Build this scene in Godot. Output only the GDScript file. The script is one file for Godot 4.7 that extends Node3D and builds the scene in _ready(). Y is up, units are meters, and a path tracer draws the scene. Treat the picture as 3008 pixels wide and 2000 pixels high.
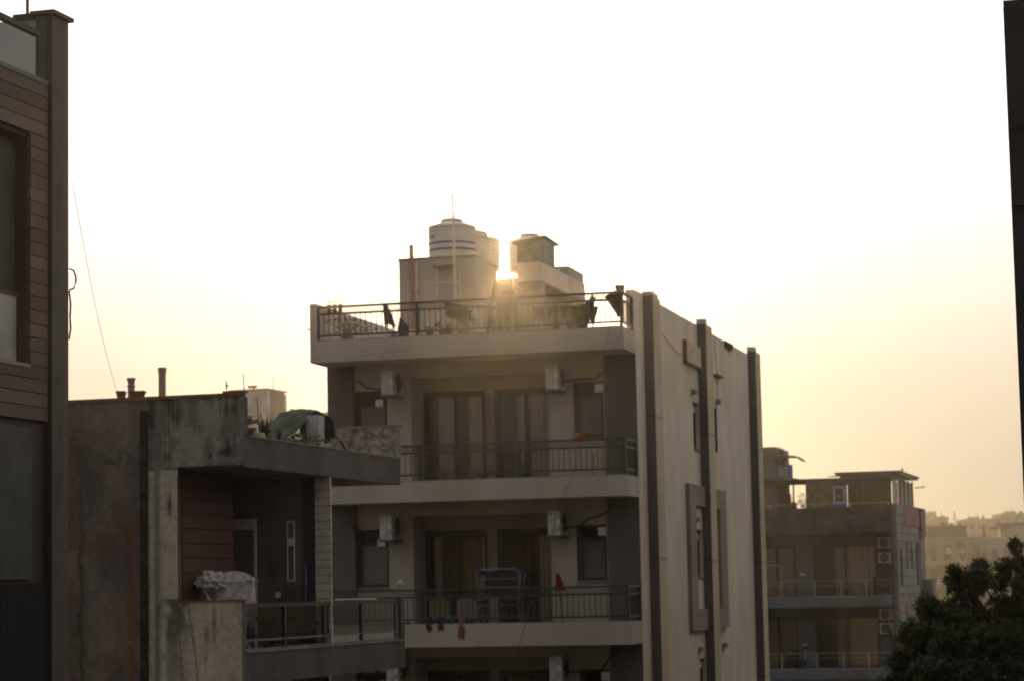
extends Node3D

# Heights "h" are metres above or below the camera's eye, which is EYE above the ground. A frame is a street-aligned corner of a
# building: u runs right along its front, w runs back from its front, h up.
const EYE := 10.0
var oy := EYE
var far_scale := 1.0
var counts := {}
var M := {}
var rng := RandomNumberGenerator.new()
var MAIN := {"o": Vector3(2.4397, 0, -51.7415), "a": deg_to_rad(14.6704)}
var OLD := {"o": Vector3(-4.249, 0, -37.0), "a": deg_to_rad(16.1)}
var CLAD := {"o": Vector3(-5.2343, 0, -27.0), "a": deg_to_rad(16.1)}
var GREY := {"o": Vector3(15.9159, 0, -100.0), "a": deg_to_rad(16.1)}
var WORLD := {"o": Vector3.ZERO, "a": 0.0}
const SUN := Vector3(-0.00222, 0.13613, -0.99069)

func _ready() -> void:
	rng.seed = 20
	camera_and_sky()
	materials()
	ground()
	main_building()
	main_roof()
	old_building()
	clad_building()
	dark_wall()
	grey_building()
	background()
	tree()
	main_balcony_things()
	roof_things()
	old_things()
	grey_things()

# ---------------------------------------------------------------- camera, sky, sun, air
func camera_and_sky() -> void:
	var cam := Camera3D.new()
	cam.name = "camera"
	cam.position = Vector3(0, EYE, 0)
	cam.rotation = Vector3(0.104942, 0, -0.019746)
	cam.near = 0.1
	cam.far = 4000.0
	var at := CameraAttributesPhysical.new()
	at.frustum_focal_length = 84.1
	at.frustum_focus_distance = 17.0
	at.frustum_near = 0.1
	at.frustum_far = 4000.0
	at.exposure_aperture = 4.5
	cam.attributes = at
	cam.fov = 16.24
	add_child(cam)
	var sun := DirectionalLight3D.new()
	sun.name = "sun"
	sun.light_color = Color(1.0, 0.85, 0.62)
	sun.light_energy = 0.62
	sun.light_angular_distance = 0.53
	sun.shadow_enabled = true
	sun.basis = Basis.looking_at(-SUN.normalized(), Vector3.UP)
	add_child(sun)
	var env := Environment.new()
	env.background_mode = Environment.BG_SKY
	env.tonemap_mode = Environment.TONE_MAPPER_LINEAR
	env.tonemap_exposure = 1.0
	env.sdfgi_enabled = true
	env.ssao_enabled = true
	env.ssil_enabled = true
	env.volumetric_fog_enabled = true
	env.volumetric_fog_density = 0.00033
	env.volumetric_fog_albedo = Color(1.0, 0.97, 0.92)
	env.volumetric_fog_anisotropy = 0.94
	env.volumetric_fog_length = 400.0
	var wide := 512
	var high := 256
	var im := Image.create(wide, high, false, Image.FORMAT_RGBF)
	var sd := SUN.normalized()
	for y in high:
		var el := PI / 2 - (y + 0.5) / high * PI
		for x in wide:
			var az := (x + 0.5) / wide * TAU
			var d := Vector3(sin(az) * cos(el), sin(el), -cos(az) * cos(el))
			im.set_pixel(x, y, sky_color(d, rad_to_deg(el), rad_to_deg(acos(clampf(d.dot(sd), -1, 1)))))
	var pm := PanoramaSkyMaterial.new()
	pm.panorama = ImageTexture.create_from_image(im)
	var sky := Sky.new()
	sky.sky_material = pm
	env.sky = sky
	var we := WorldEnvironment.new()
	we.name = "surroundings"
	we.environment = env
	add_child(we)

func sky_color(_d: Vector3, el: float, s: float) -> Color:
	if el < 0:
		return Color(0.2, 0.17, 0.13)
	var up := clampf(el / 60.0, 0, 1)
	var c := Vector3(0.14, 0.128, 0.115).lerp(Vector3(0.15, 0.165, 0.19), sqrt(up))
	c += Vector3(1.0, 0.95, 0.885) * 1.5 * exp(-s / 68.0) + Vector3(1.0, 0.95, 0.86) * 0.25 * exp(-s / 9.0)
	# the air reddens and dims towards the horizon
	var bands := [[0.0, Vector3(0.34, 0.30, 0.22)], [5.0, Vector3(0.60, 0.53, 0.42)], [9.0, Vector3(0.82, 0.80, 0.77)], [15.0, Vector3(1, 1, 1)], [90.0, Vector3(1, 1, 1)]]
	for i in 4:
		if el >= bands[i][0] and el < bands[i + 1][0]:
			c *= (bands[i][1] as Vector3).lerp(bands[i + 1][1], (el - bands[i][0]) / (bands[i + 1][0] - bands[i][0]))
			break
	return Color(c.x, c.y, c.z)

# ---------------------------------------------------------------- materials
func noise(freq: float, oct := 4, type := FastNoiseLite.TYPE_SIMPLEX_SMOOTH, sd := 1) -> FastNoiseLite:
	var n := FastNoiseLite.new()
	n.noise_type = type
	n.frequency = freq
	n.fractal_octaves = oct
	n.seed = sd
	return n

func noise_tex(n: FastNoiseLite, lo: Color, hi: Color, mid = null) -> NoiseTexture2D:
	var t := NoiseTexture2D.new()
	t.width = 512
	t.height = 512
	t.seamless = true
	t.noise = n
	var g := Gradient.new()
	g.set_color(0, lo)
	g.set_color(1, hi)
	if mid != null:
		g.add_point(0.5, mid)
	t.color_ramp = g
	return t

var tex_cache := {}
func shared_tex(key: String) -> Texture2D:
	if tex_cache.has(key):
		return tex_cache[key]
	var t: Texture2D
	match key:
		"fine": t = noise_tex(noise(0.03, 5, FastNoiseLite.TYPE_SIMPLEX_SMOOTH, 3), Color(0.86, 0.85, 0.84), Color(1, 1, 1))
		"wear": t = noise_tex(noise(0.008, 6, FastNoiseLite.TYPE_SIMPLEX_SMOOTH, 5), Color(0.66, 0.64, 0.62), Color(1, 1, 1), Color(0.9, 0.9, 0.89))
		"soft": t = noise_tex(noise(0.006, 6, FastNoiseLite.TYPE_SIMPLEX_SMOOTH, 15), Color(0.85, 0.835, 0.81), Color(1, 1, 1))
		"heavy": t = noise_tex(noise(0.012, 6, FastNoiseLite.TYPE_SIMPLEX_SMOOTH, 9), Color(0.3, 0.29, 0.27), Color(1, 1, 1), Color(0.72, 0.7, 0.68))
		"bump": t = noise_tex(noise(0.06, 4, FastNoiseLite.TYPE_SIMPLEX_SMOOTH, 8), Color(0, 0, 0), Color(1, 1, 1))
	tex_cache[key] = t
	return t

func lin(r: float, g: float, b: float) -> Color:
	return Color(r, g, b).linear_to_srgb()

func mat(called: String, r: float, g: float, b: float, rough := 0.85, tex := "fine", scale := 0.35, bump := 0.0, metal := 0.0) -> StandardMaterial3D:
	var m := StandardMaterial3D.new()
	m.resource_name = called
	m.albedo_color = lin(r, g, b)
	m.roughness = rough
	m.metallic = metal
	if tex != "":
		m.albedo_texture = shared_tex(tex)
		m.uv1_triplanar = true
		m.uv1_world_triplanar = true
		m.uv1_scale = Vector3.ONE * scale
		if bump > 0:
			m.heightmap_enabled = true
			m.heightmap_texture = shared_tex("bump")
			m.heightmap_scale = bump
	m.cull_mode = BaseMaterial3D.CULL_DISABLED
	M[called] = m
	return m

func materials() -> void:
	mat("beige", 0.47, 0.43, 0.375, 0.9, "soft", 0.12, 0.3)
	mat("tan", 0.74, 0.635, 0.51, 0.9, "soft", 0.1, 0.3)  # the front's beige, lightened to paint in brighter sky light on the side
	mat("yellow_tan", 0.6, 0.5, 0.33, 0.9, "soft", 0.1, 0.3)
	mat("surround", 0.30, 0.25, 0.21, 0.9, "soft", 0.2)
	mat("dark_grey", 0.135, 0.12, 0.112, 0.85, "soft", 0.2, 0.2)
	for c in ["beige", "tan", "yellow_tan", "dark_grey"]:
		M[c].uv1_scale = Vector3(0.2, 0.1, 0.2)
	mat("grey_paint", 0.19, 0.175, 0.168, 0.85, "wear", 0.2, 0.2)
	mat("slab", 0.30, 0.27, 0.24, 0.95, "wear", 0.3)
	mat("frame", 0.028, 0.022, 0.02, 0.5, "")
	mat("rail", 0.035, 0.026, 0.022, 0.5, "")
	mat("blind", 0.20, 0.17, 0.14, 0.6, "fine", 1.0)
	mat("curtain", 0.55, 0.49, 0.38, 0.95, "fine", 2.0)
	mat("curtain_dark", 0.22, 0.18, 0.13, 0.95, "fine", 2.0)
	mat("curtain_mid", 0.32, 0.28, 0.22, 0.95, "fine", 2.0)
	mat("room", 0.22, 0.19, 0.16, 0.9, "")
	mat("white_metal", 0.62, 0.61, 0.58, 0.5, "fine", 0.8)
	mat("grille", 0.09, 0.085, 0.08, 0.6, "")
	mat("black", 0.02, 0.018, 0.017, 0.7, "")
	mat("red_mark", 0.25, 0.06, 0.04, 0.7, "")
	mat("paper", 0.72, 0.73, 0.72, 0.8, "")
	mat("grey_print", 0.2, 0.2, 0.2, 0.8, "")
	mat("tank", 0.66, 0.65, 0.60, 0.45, "fine", 0.6)
	mat("tank_lid", 0.5, 0.48, 0.45, 0.5, "")
	mat("tank_band", 0.10, 0.10, 0.26, 0.5, "")
	mat("pipe", 0.60, 0.55, 0.47, 0.6, "")
	mat("pipe_brown", 0.42, 0.25, 0.2, 0.7, "fine", 1.0)
	mat("sheet", 0.17, 0.215, 0.245, 0.5, "wear", 0.5, 0.0, 0.3)
	mat("steel", 0.55, 0.56, 0.58, 0.3, "", 1, 0, 0.8)
	mat("rack_metal", 0.2, 0.24, 0.33, 0.4, "", 1, 0, 0.4)
	mat("blue", 0.06, 0.07, 0.28, 0.5, "")
	mat("wire", 0.75, 0.62, 0.3, 0.7, "")  # the sky's bloom over the wire is painted in as pale yellow
	mat("cord", 0.05, 0.04, 0.035, 0.8, "")
	mat("cloth_black", 0.035, 0.03, 0.028, 0.95, "fine", 3.0)
	mat("cloth_brown", 0.16, 0.07, 0.04, 0.95, "fine", 3.0)
	mat("cloth_blue", 0.22, 0.20, 0.34, 0.95, "fine", 3.0)
	mat("cloth_red", 0.36, 0.03, 0.03, 0.95, "fine", 3.0)
	mat("cloth_maroon", 0.08, 0.016, 0.02, 0.95, "fine", 3.0)
	mat("cloth_pink", 0.25, 0.11, 0.14, 0.95, "fine", 3.0)
	mat("cloth_white", 0.80, 0.72, 0.75, 0.95, "wear", 2.0)
	mat("tarp", 0.045, 0.06, 0.035, 0.9, "wear", 0.8, 1.5)
	mat("terracotta", 0.26, 0.10, 0.06, 0.85, "wear", 1.2)
	mat("pot_pale", 0.42, 0.36, 0.2, 0.85, "wear", 1.2)
	mat("soil", 0.06, 0.045, 0.03, 1.0, "")
	mat("leaf", 0.055, 0.075, 0.022, 0.6, "fine", 2.0)
	mat("leaf_lime", 0.24, 0.5, 0.03, 0.6, "")
	mat("stem", 0.12, 0.085, 0.05, 0.9, "")
	mat("plaster_grey", 0.115, 0.102, 0.095, 0.95, "wear", 0.25, 0.6)
	mat("stain", 0.06, 0.053, 0.048, 0.95, "heavy", 0.6)
	mat("plaster_soffit", 0.24, 0.2, 0.16, 0.95, "wear", 0.3)
	mat("plaster_wall", 0.22, 0.18, 0.14, 0.95, "wear", 0.3)
	mat("flaked_white", 0.46, 0.43, 0.40, 0.95, "heavy", 0.9, 0.6)
	mat("post_white", 0.50, 0.48, 0.47, 0.9, "wear", 0.6)
	mat("wood_dark", 0.095, 0.03, 0.014, 0.6, "fine", 1.0)
	mat("board_white", 0.8, 0.71, 0.61, 0.8, "wear", 0.4)
	mat("door_frame", 0.72, 0.73, 0.7, 0.5, "")
	mat("clad", 0.125, 0.07, 0.04, 0.7, "fine", 0.8)
	mat("clad_pale", 0.145, 0.085, 0.05, 0.65, "fine", 1.1)
	mat("clad_deep", 0.108, 0.058, 0.033, 0.75, "fine", 0.9)
	mat("clad_trim", 0.045, 0.028, 0.022, 0.7, "")
	mat("clad_grey", 0.09, 0.086, 0.068, 0.8, "wear", 0.3)
	mat("clad_panel", 0.062, 0.06, 0.056, 0.7, "wear", 0.4)
	mat("clad_dark", 0.02, 0.018, 0.017, 0.8, "")
	mat("wall_black", 0.03, 0.028, 0.027, 0.9, "wear", 0.3)
	mat("brass", 0.42, 0.36, 0.26, 0.5, "")
	mat("gb_grey", 0.135, 0.145, 0.175, 0.9, "wear", 0.1)
	mat("gb_parapet", 0.105, 0.108, 0.12, 0.95, "heavy", 0.2)
	mat("gb_panel", 0.27, 0.25, 0.25, 0.9, "wear", 0.15)
	mat("gb_pink", 0.32, 0.16, 0.15, 0.9, "wear", 0.2)
	mat("gb_slot", 0.075, 0.03, 0.03, 0.8, "")
	mat("gb_blue", 0.09, 0.12, 0.34, 0.7, "fine", 0.5)
	mat("gb_cane", 0.23, 0.18, 0.10, 0.9, "wear", 0.6)
	mat("gb_cane_dark", 0.10, 0.075, 0.045, 0.9, "wear", 0.6)
	mat("rust", 0.2, 0.09, 0.05, 0.8, "wear", 0.5)
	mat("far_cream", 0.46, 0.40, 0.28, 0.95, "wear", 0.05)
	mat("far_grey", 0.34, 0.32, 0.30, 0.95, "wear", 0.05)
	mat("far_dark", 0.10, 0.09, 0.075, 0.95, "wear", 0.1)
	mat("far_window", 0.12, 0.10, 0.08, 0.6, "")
	mat("box_white", 0.58, 0.55, 0.52, 0.9, "wear", 0.2)
	mat("ground", 0.055, 0.05, 0.044, 0.95, "wear", 0.05)
	mat("road", 0.05, 0.048, 0.046, 0.9, "wear", 0.1)
	mat("chair_lime", 0.11, 0.115, 0.04, 0.5, "")
	mat("chair_cream", 0.17, 0.15, 0.12, 0.5, "")
	mat("green_plastic", 0.2, 0.36, 0.08, 0.5, "")
	mat("orange_plastic", 0.4, 0.16, 0.05, 0.6, "")
	mat("bark", 0.07, 0.05, 0.035, 0.95, "wear", 1.0)
	var g := StandardMaterial3D.new()
	g.resource_name = "glass"
	g.transparency = BaseMaterial3D.TRANSPARENCY_ALPHA
	g.albedo_color = Color(0.3, 0.3, 0.28, 0.1)
	g.roughness = 0.04
	g.metallic_specular = 0.3
	M["glass"] = g
	var g2: StandardMaterial3D = g.duplicate()
	g2.resource_name = "smoked_glass"
	g2.albedo_color = Color(0.1, 0.11, 0.09, 0.4)
	g2.metallic_specular = 0.2
	M["smoked"] = g2
	var lf := StandardMaterial3D.new()
	lf.resource_name = "foliage"
	lf.albedo_color = Color.WHITE
	lf.vertex_color_use_as_albedo = true
	lf.roughness = 0.55
	lf.backlight_enabled = true
	lf.backlight = Color(0.6, 0.68, 0.3)
	lf.cull_mode = BaseMaterial3D.CULL_DISABLED
	M["foliage"] = lf
	M["leaf"].backlight_enabled = true
	M["leaf"].backlight = Color(0.35, 0.42, 0.12)
	for c in ["cloth_white", "cloth_pink", "curtain"]:
		M[c].backlight_enabled = true
		M[c].backlight = Color(0.4, 0.36, 0.34)
	old_wall_texture()

func old_wall_texture() -> void:
	# stained plaster of the old house's street wall: u -4..0, h -3..3.2
	var wide := 384
	var high := 600
	var n1 := noise(0.010, 5, FastNoiseLite.TYPE_SIMPLEX_SMOOTH, 21)
	var n2 := noise(0.03, 5, FastNoiseLite.TYPE_SIMPLEX_SMOOTH, 22)
	var n3 := noise(0.09, 3, FastNoiseLite.TYPE_SIMPLEX_SMOOTH, 23)
	var im := Image.create(wide, high, false, Image.FORMAT_RGB8)
	for y in high:
		var h := 3.2 - (y + 0.5) / high * 6.2
		for x in wide:
			var u := -4.0 + (x + 0.5) / wide * 4.0
			var a := n1.get_noise_2d(x, y * 0.6)
			var b := n2.get_noise_2d(x, y * 0.7)
			var f := n3.get_noise_2d(x, y)
			var streak := n2.get_noise_2d(x * 2.2, y * 0.06)
			var c := Vector3(0.125, 0.112, 0.100)
			if u < -1.6:
				c = Vector3(0.165, 0.128, 0.106)
				c = c.lerp(Vector3(0.2, 0.155, 0.1), smoothstep(0.0, -1.6, h) * smoothstep(0.0, 0.3, a + 0.2))
				c = c.lerp(Vector3(0.19, 0.088, 0.042), smoothstep(0.16, 0.02, absf(h - 0.92 - b * 0.3 - maxf(0, (u + 2.4) * 0.35))) * 0.75)
				c = c.lerp(Vector3(0.19, 0.1, 0.055), smoothstep(0.12, 0.0, absf(u + 1.86 - a * 0.12)) * smoothstep(2.2, 0.6, h) * 0.75)
				c = c.lerp(Vector3(0.05, 0.042, 0.036), smoothstep(0.07, 0.0, absf(u + 2.72 - b * 0.08)) * smoothstep(2.2, 0.8, h) * 0.75)
				c = c.lerp(Vector3(0.06, 0.055, 0.052), smoothstep(0.1, 0.0, absf(h - 2.22 - b * 0.2)) * smoothstep(-0.1, 0.3, a) * 0.7)
				c *= 0.85 + 0.5 * a
			elif h > 2.0:
				c = Vector3(0.17, 0.155, 0.128)
				c = c.lerp(Vector3(0.26, 0.25, 0.21), smoothstep(0.05, 0.4, a + b * 0.7))
				c = c.lerp(Vector3(0.04, 0.036, 0.03), smoothstep(0.0, 0.4, streak * 0.6 - a + b * 0.4))
				c = c.lerp(Vector3(0.30, 0.29, 0.25), smoothstep(0.12, 0.0, absf(h - 2.1 - b * 0.08)) * 0.5)
			else:
				c = Vector3(0.47, 0.41, 0.31)
				c = c.lerp(Vector3(0.07, 0.062, 0.05), smoothstep(0.25, 0.9, -a + streak * 0.5))
				c = c.lerp(Vector3(0.09, 0.08, 0.062), smoothstep(0.1, 0.0, absf(u + 1.42)) * 0.7)
				if h < 0.0:
					c = c.lerp(Vector3(0.05, 0.045, 0.036), smoothstep(0.32, 0.0, absf(u + 1.12 - b * 0.25)) * smoothstep(-2.4, 0.0, h) * 0.85)
					c = c.lerp(Vector3(0.26, 0.17, 0.09), smoothstep(0.25, 0.5, b + 0.2) * smoothstep(-0.5, 0.0, u) * 0.6)
					c = c.lerp(Vector3(0.06, 0.05, 0.045), smoothstep(0.022, 0.0, absf(u + 0.84 + (h + 0.5) * 0.14 - f * 0.03)) * 0.8)
					c = c.lerp(Vector3(0.07, 0.055, 0.05), smoothstep(0.018, 0.0, absf(u + 1.05 + (h + 0.5) * 0.06)) * 0.7)
			c *= 0.92 + 0.22 * f + 0.2 * b
			im.set_pixel(x, y, Color(maxf(c.x, 0.01), maxf(c.y, 0.01), maxf(c.z, 0.01)).linear_to_srgb())
	var m := StandardMaterial3D.new()
	m.resource_name = "old_plaster"
	m.albedo_texture = ImageTexture.create_from_image(im)
	m.roughness = 0.95
	m.uv1_scale = Vector3(0.25, -1.0 / 6.2, 1)
	m.uv1_offset = Vector3(1.0, (3.2 + EYE) / 6.2, 0)
	m.cull_mode = BaseMaterial3D.CULL_DISABLED
	M["old_plaster"] = m

# ---------------------------------------------------------------- shapes
func mk() -> SurfaceTool:
	var st := SurfaceTool.new()
	st.begin(Mesh.PRIMITIVE_TRIANGLES)
	return st

func v(u: float, h: float, w: float) -> Vector3:
	return Vector3(u, h, -w) * far_scale + Vector3(0, oy, 0)

func tri(st: SurfaceTool, a: Vector3, b: Vector3, c: Vector3, na: Vector3, nb: Vector3, nc: Vector3) -> void:
	var flip := (b - a).cross(c - a).dot(na + nb + nc) > 0
	var ps := [a, c, b] if flip else [a, b, c]
	var ns := [na, nc, nb] if flip else [na, nb, nc]
	for i in 3:
		var n: Vector3 = ns[i]
		var p: Vector3 = ps[i]
		st.set_normal(n)
		if absf(n.z) > 0.6:
			st.set_uv(Vector2(p.x, p.y))
		elif absf(n.x) > 0.6:
			st.set_uv(Vector2(-p.z, p.y))
		else:
			st.set_uv(Vector2(p.x, -p.z))
		st.add_vertex(p)

func quad(st: SurfaceTool, a: Vector3, b: Vector3, c: Vector3, d: Vector3, n: Vector3) -> void:
	tri(st, a, b, c, n, n, n)
	tri(st, a, c, d, n, n, n)

func bx(st: SurfaceTool, u0: float, u1: float, h0: float, h1: float, w0: float, w1: float) -> void:
	var p := []
	for i in 8:
		p.append(v(u1 if i & 1 else u0, h1 if i & 2 else h0, w1 if i & 4 else w0))
	quad(st, p[0], p[1], p[3], p[2], Vector3(0, 0, 1))
	quad(st, p[4], p[5], p[7], p[6], Vector3(0, 0, -1))
	quad(st, p[0], p[2], p[6], p[4], Vector3(-1, 0, 0))
	quad(st, p[1], p[3], p[7], p[5], Vector3(1, 0, 0))
	quad(st, p[0], p[1], p[5], p[4], Vector3(0, -1, 0))
	quad(st, p[2], p[3], p[7], p[6], Vector3(0, 1, 0))

# a wall with rectangular openings [a0, a1, h0, h1]; axis 0: runs along u, axis 1: runs along w
func wall(st: SurfaceTool, axis: int, a0: float, a1: float, h0: float, h1: float, t0: float, t1: float, ops: Array) -> void:
	var cuts := [a0, a1]
	for o in ops:
		for k in 2:
			if o[k] > a0 and o[k] < a1 and not cuts.has(o[k]):
				cuts.append(o[k])
	cuts.sort()
	for i in cuts.size() - 1:
		var mid: float = (cuts[i] + cuts[i + 1]) / 2
		var holes := []
		for o in ops:
			if o[0] < mid and o[1] > mid:
				holes.append([o[2], o[3]])
		holes.sort_custom(func(p, q): return p[0] < q[0])
		var y := h0
		for o in holes + [[h1, h1]]:
			if o[0] > y + 0.001:
				if axis == 0:
					bx(st, cuts[i], cuts[i + 1], y, o[0], t0, t1)
				else:
					bx(st, t0, t1, y, o[0], cuts[i], cuts[i + 1])
			y = maxf(y, o[1])

func tube(st: SurfaceTool, pts: Array, r, n := 6) -> void:
	var rings := []
	for i in pts.size():
		var p: Vector3 = pts[i]
		var dir: Vector3 = (pts[mini(i + 1, pts.size() - 1)] - pts[maxi(i - 1, 0)]).normalized()
		var x := dir.cross(Vector3.UP if absf(dir.y) < 0.9 else Vector3.RIGHT).normalized()
		var y := x.cross(dir).normalized()
		var rad: float = r[i] if r is Array else r
		var ring := []
		for k in n:
			var nn := x * cos(TAU * k / n) + y * sin(TAU * k / n)
			ring.append([p + nn * rad, nn])
		rings.append(ring)
	for i in rings.size() - 1:
		for k in n:
			var a = rings[i][k]
			var b = rings[i][(k + 1) % n]
			var c = rings[i + 1][(k + 1) % n]
			var d = rings[i + 1][k]
			tri(st, a[0], b[0], c[0], a[1], b[1], c[1])
			tri(st, a[0], c[0], d[0], a[1], c[1], d[1])
	for e in [0, rings.size() - 1]:
		var dirn: Vector3 = (pts[0] - pts[1]).normalized() if e == 0 else (pts[-1] - pts[-2]).normalized()
		for k in range(1, n - 1):
			tri(st, rings[e][0][0], rings[e][k][0], rings[e][k + 1][0], dirn, dirn, dirn)

func lathe(st: SurfaceTool, prof: Array, n := 32, c := Vector3.ZERO) -> void:
	for i in prof.size() - 1:
		var a: Vector2 = prof[i]
		var b: Vector2 = prof[i + 1]
		var d := b - a
		var nr := Vector2(d.y, -d.x).normalized()
		for k in n:
			var t0 := TAU * k / n
			var t1 := TAU * (k + 1) / n
			var e0 := Vector3(cos(t0), 0, sin(t0))
			var e1 := Vector3(cos(t1), 0, sin(t1))
			var n0 := e0 * nr.x + Vector3.UP * nr.y
			var n1 := e1 * nr.x + Vector3.UP * nr.y
			var p0 := c + e0 * a.x + Vector3.UP * (a.y + oy)
			var p1 := c + e1 * a.x + Vector3.UP * (a.y + oy)
			var p2 := c + e1 * b.x + Vector3.UP * (b.y + oy)
			var p3 := c + e0 * b.x + Vector3.UP * (b.y + oy)
			if a.x > 0.0001:
				tri(st, p0, p1, p2, n0, n1, n1)
			if b.x > 0.0001:
				tri(st, p0, p2, p3, n0, n1, n0)

# a sheet of cloth between four corners, folded and uneven
func sheet(st: SurfaceTool, tl: Vector3, tr: Vector3, bl: Vector3, br: Vector3, amp: float, folds: float, sag := 0.0, ragged := 0.0, sd := 1) -> void:
	var n := noise(0.9, 3, FastNoiseLite.TYPE_SIMPLEX_SMOOTH, sd)
	var nx := 28
	var ny := 12
	var out := (tr - tl).cross(bl - tl).normalized()
	var g := []
	for j in ny + 1:
		var row := []
		for i in nx + 1:
			var s := float(i) / nx
			var t := float(j) / ny
			var p := tl.lerp(tr, s).lerp(bl.lerp(br, s), t)
			p += Vector3.DOWN * (sag * 4 * s * (1 - s) * (1 - t * 0.6) + ragged * n.get_noise_1d(s * 14.0) * t)
			p += out * amp * (sin(s * folds * TAU + 1.5 * n.get_noise_2d(s * 3, t * 2)) * (0.35 + 0.65 * t) + 0.8 * n.get_noise_2d(s * 6 + 7, t * 4))
			row.append(p)
		g.append(row)
	var grid_n := func(j: int, i: int) -> Vector3:
		var dx: Vector3 = g[j][mini(i + 1, nx)] - g[j][maxi(i - 1, 0)]
		var dy: Vector3 = g[mini(j + 1, ny)][i] - g[maxi(j - 1, 0)][i]
		return dx.cross(dy).normalized()
	for j in ny:
		for i in nx:
			var a: Vector3 = grid_n.call(j, i)
			var b: Vector3 = grid_n.call(j, i + 1)
			var c: Vector3 = grid_n.call(j + 1, i + 1)
			var d: Vector3 = grid_n.call(j + 1, i)
			tri(st, g[j][i], g[j][i + 1], g[j + 1][i + 1], a, b, c)
			tri(st, g[j][i], g[j + 1][i + 1], g[j + 1][i], a, c, d)

func blade(st: SurfaceTool, base: Vector3, dir: Vector3, length: float, width: float, droop: float) -> void:
	var side := dir.cross(Vector3.UP).normalized()
	if side.length() < 0.1:
		side = Vector3.RIGHT
	var prev := []
	for i in 6:
		var t := i / 5.0
		var p := base + dir * length * t + Vector3.DOWN * droop * t * t
		var wd := width * (0.35 + 1.3 * t - 1.65 * t * t) if t < 0.999 else 0.0
		var nn := side.cross(dir).normalized()
		var now := [p - side * wd + nn * wd * 0.3, p, p + side * wd + nn * wd * 0.3]
		if i:
			for k in 2:
				tri(st, prev[k], prev[k + 1], now[k + 1], nn, nn, nn)
				tri(st, prev[k], now[k + 1], now[k], nn, nn, nn)
		prev = now

# ---------------------------------------------------------------- objects
func numbered(called: String, parent: Node) -> String:
	var key := str(parent.get_instance_id()) + called
	counts[key] = counts.get(key, -1) + 1
	return called if counts[key] == 0 else "%s_%03d" % [called, counts[key]]

func tag(o: Node3D, label: String, category: String, group := "") -> Node3D:
	o.set_meta("label", label)
	o.set_meta("category", category)
	if group != "":
		o.set_meta("group", group)
	return o

func place(fr: Dictionary, u: float, h: float, w: float) -> Vector3:
	var a: float = fr.a
	return fr.o + Vector3(cos(a), 0, sin(a)) * u + Vector3(sin(a), 0, -cos(a)) * w + Vector3.UP * (h + EYE)

func thing(called: String, label: String, category: String, fr: Dictionary, u := 0.0, h := -EYE, w := 0.0, group := "", yaw := 0.0) -> Node3D:
	var o := Node3D.new()
	o.name = numbered(called, self)
	add_child(o, true)
	o.position = place(fr, u, h, w)
	o.rotation.y = -fr.a + yaw
	tag(o, label, category, group)
	return o

func branch_of(called: String, parent: Node3D) -> Node3D:
	var o := Node3D.new()
	o.name = numbered(called, parent)
	parent.add_child(o, true)
	return o

func part(called: String, st, material: String, parent: Node3D) -> MeshInstance3D:
	var o := MeshInstance3D.new()
	o.name = numbered(called, parent)
	o.mesh = st.commit() if st is SurfaceTool else st
	o.material_override = M[material]
	parent.add_child(o, true)
	return o

func boxp(called: String, b: Array, material: String, parent: Node3D) -> MeshInstance3D:
	var st := mk()
	bx(st, b[0], b[1], b[2], b[3], b[4], b[5])
	return part(called, st, material, parent)

func tubep(called: String, pts: Array, r, material: String, parent: Node3D, n := 6) -> MeshInstance3D:
	var st := mk()
	tube(st, pts, r, n)
	return part(called, st, material, parent)

func at_pixel_depth(x: float, h: float, d: float) -> Vector3:
	return Vector3(x, h + EYE, -d)

func ground() -> void:
	oy = 0
	var st := mk()
	bx(st, -1500, 1500, -0.5, 0, -300, 1600)
	var g := part("ground", st, "ground", self)
	g.set_meta("kind", "structure")
	g.set_meta("label", "dusty ground reaching to the horizon")
	st = mk()
	bx(st, -400, 400, 0, 0.004, 8, 15)
	var r := part("road", st, "road", self)
	r.set_meta("kind", "structure")
	r.set_meta("label", "asphalt street below the houses")
	r.rotation.y = -deg_to_rad(16)
	oy = EYE

# ---------------------------------------------------------------- the apartment building before the sun
const BOT := [5.224, 2.028, -1.176, -4.376, -7.576]
const TOPS := [5.704, 2.478, -0.684, -3.9, -7.1]

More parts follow.
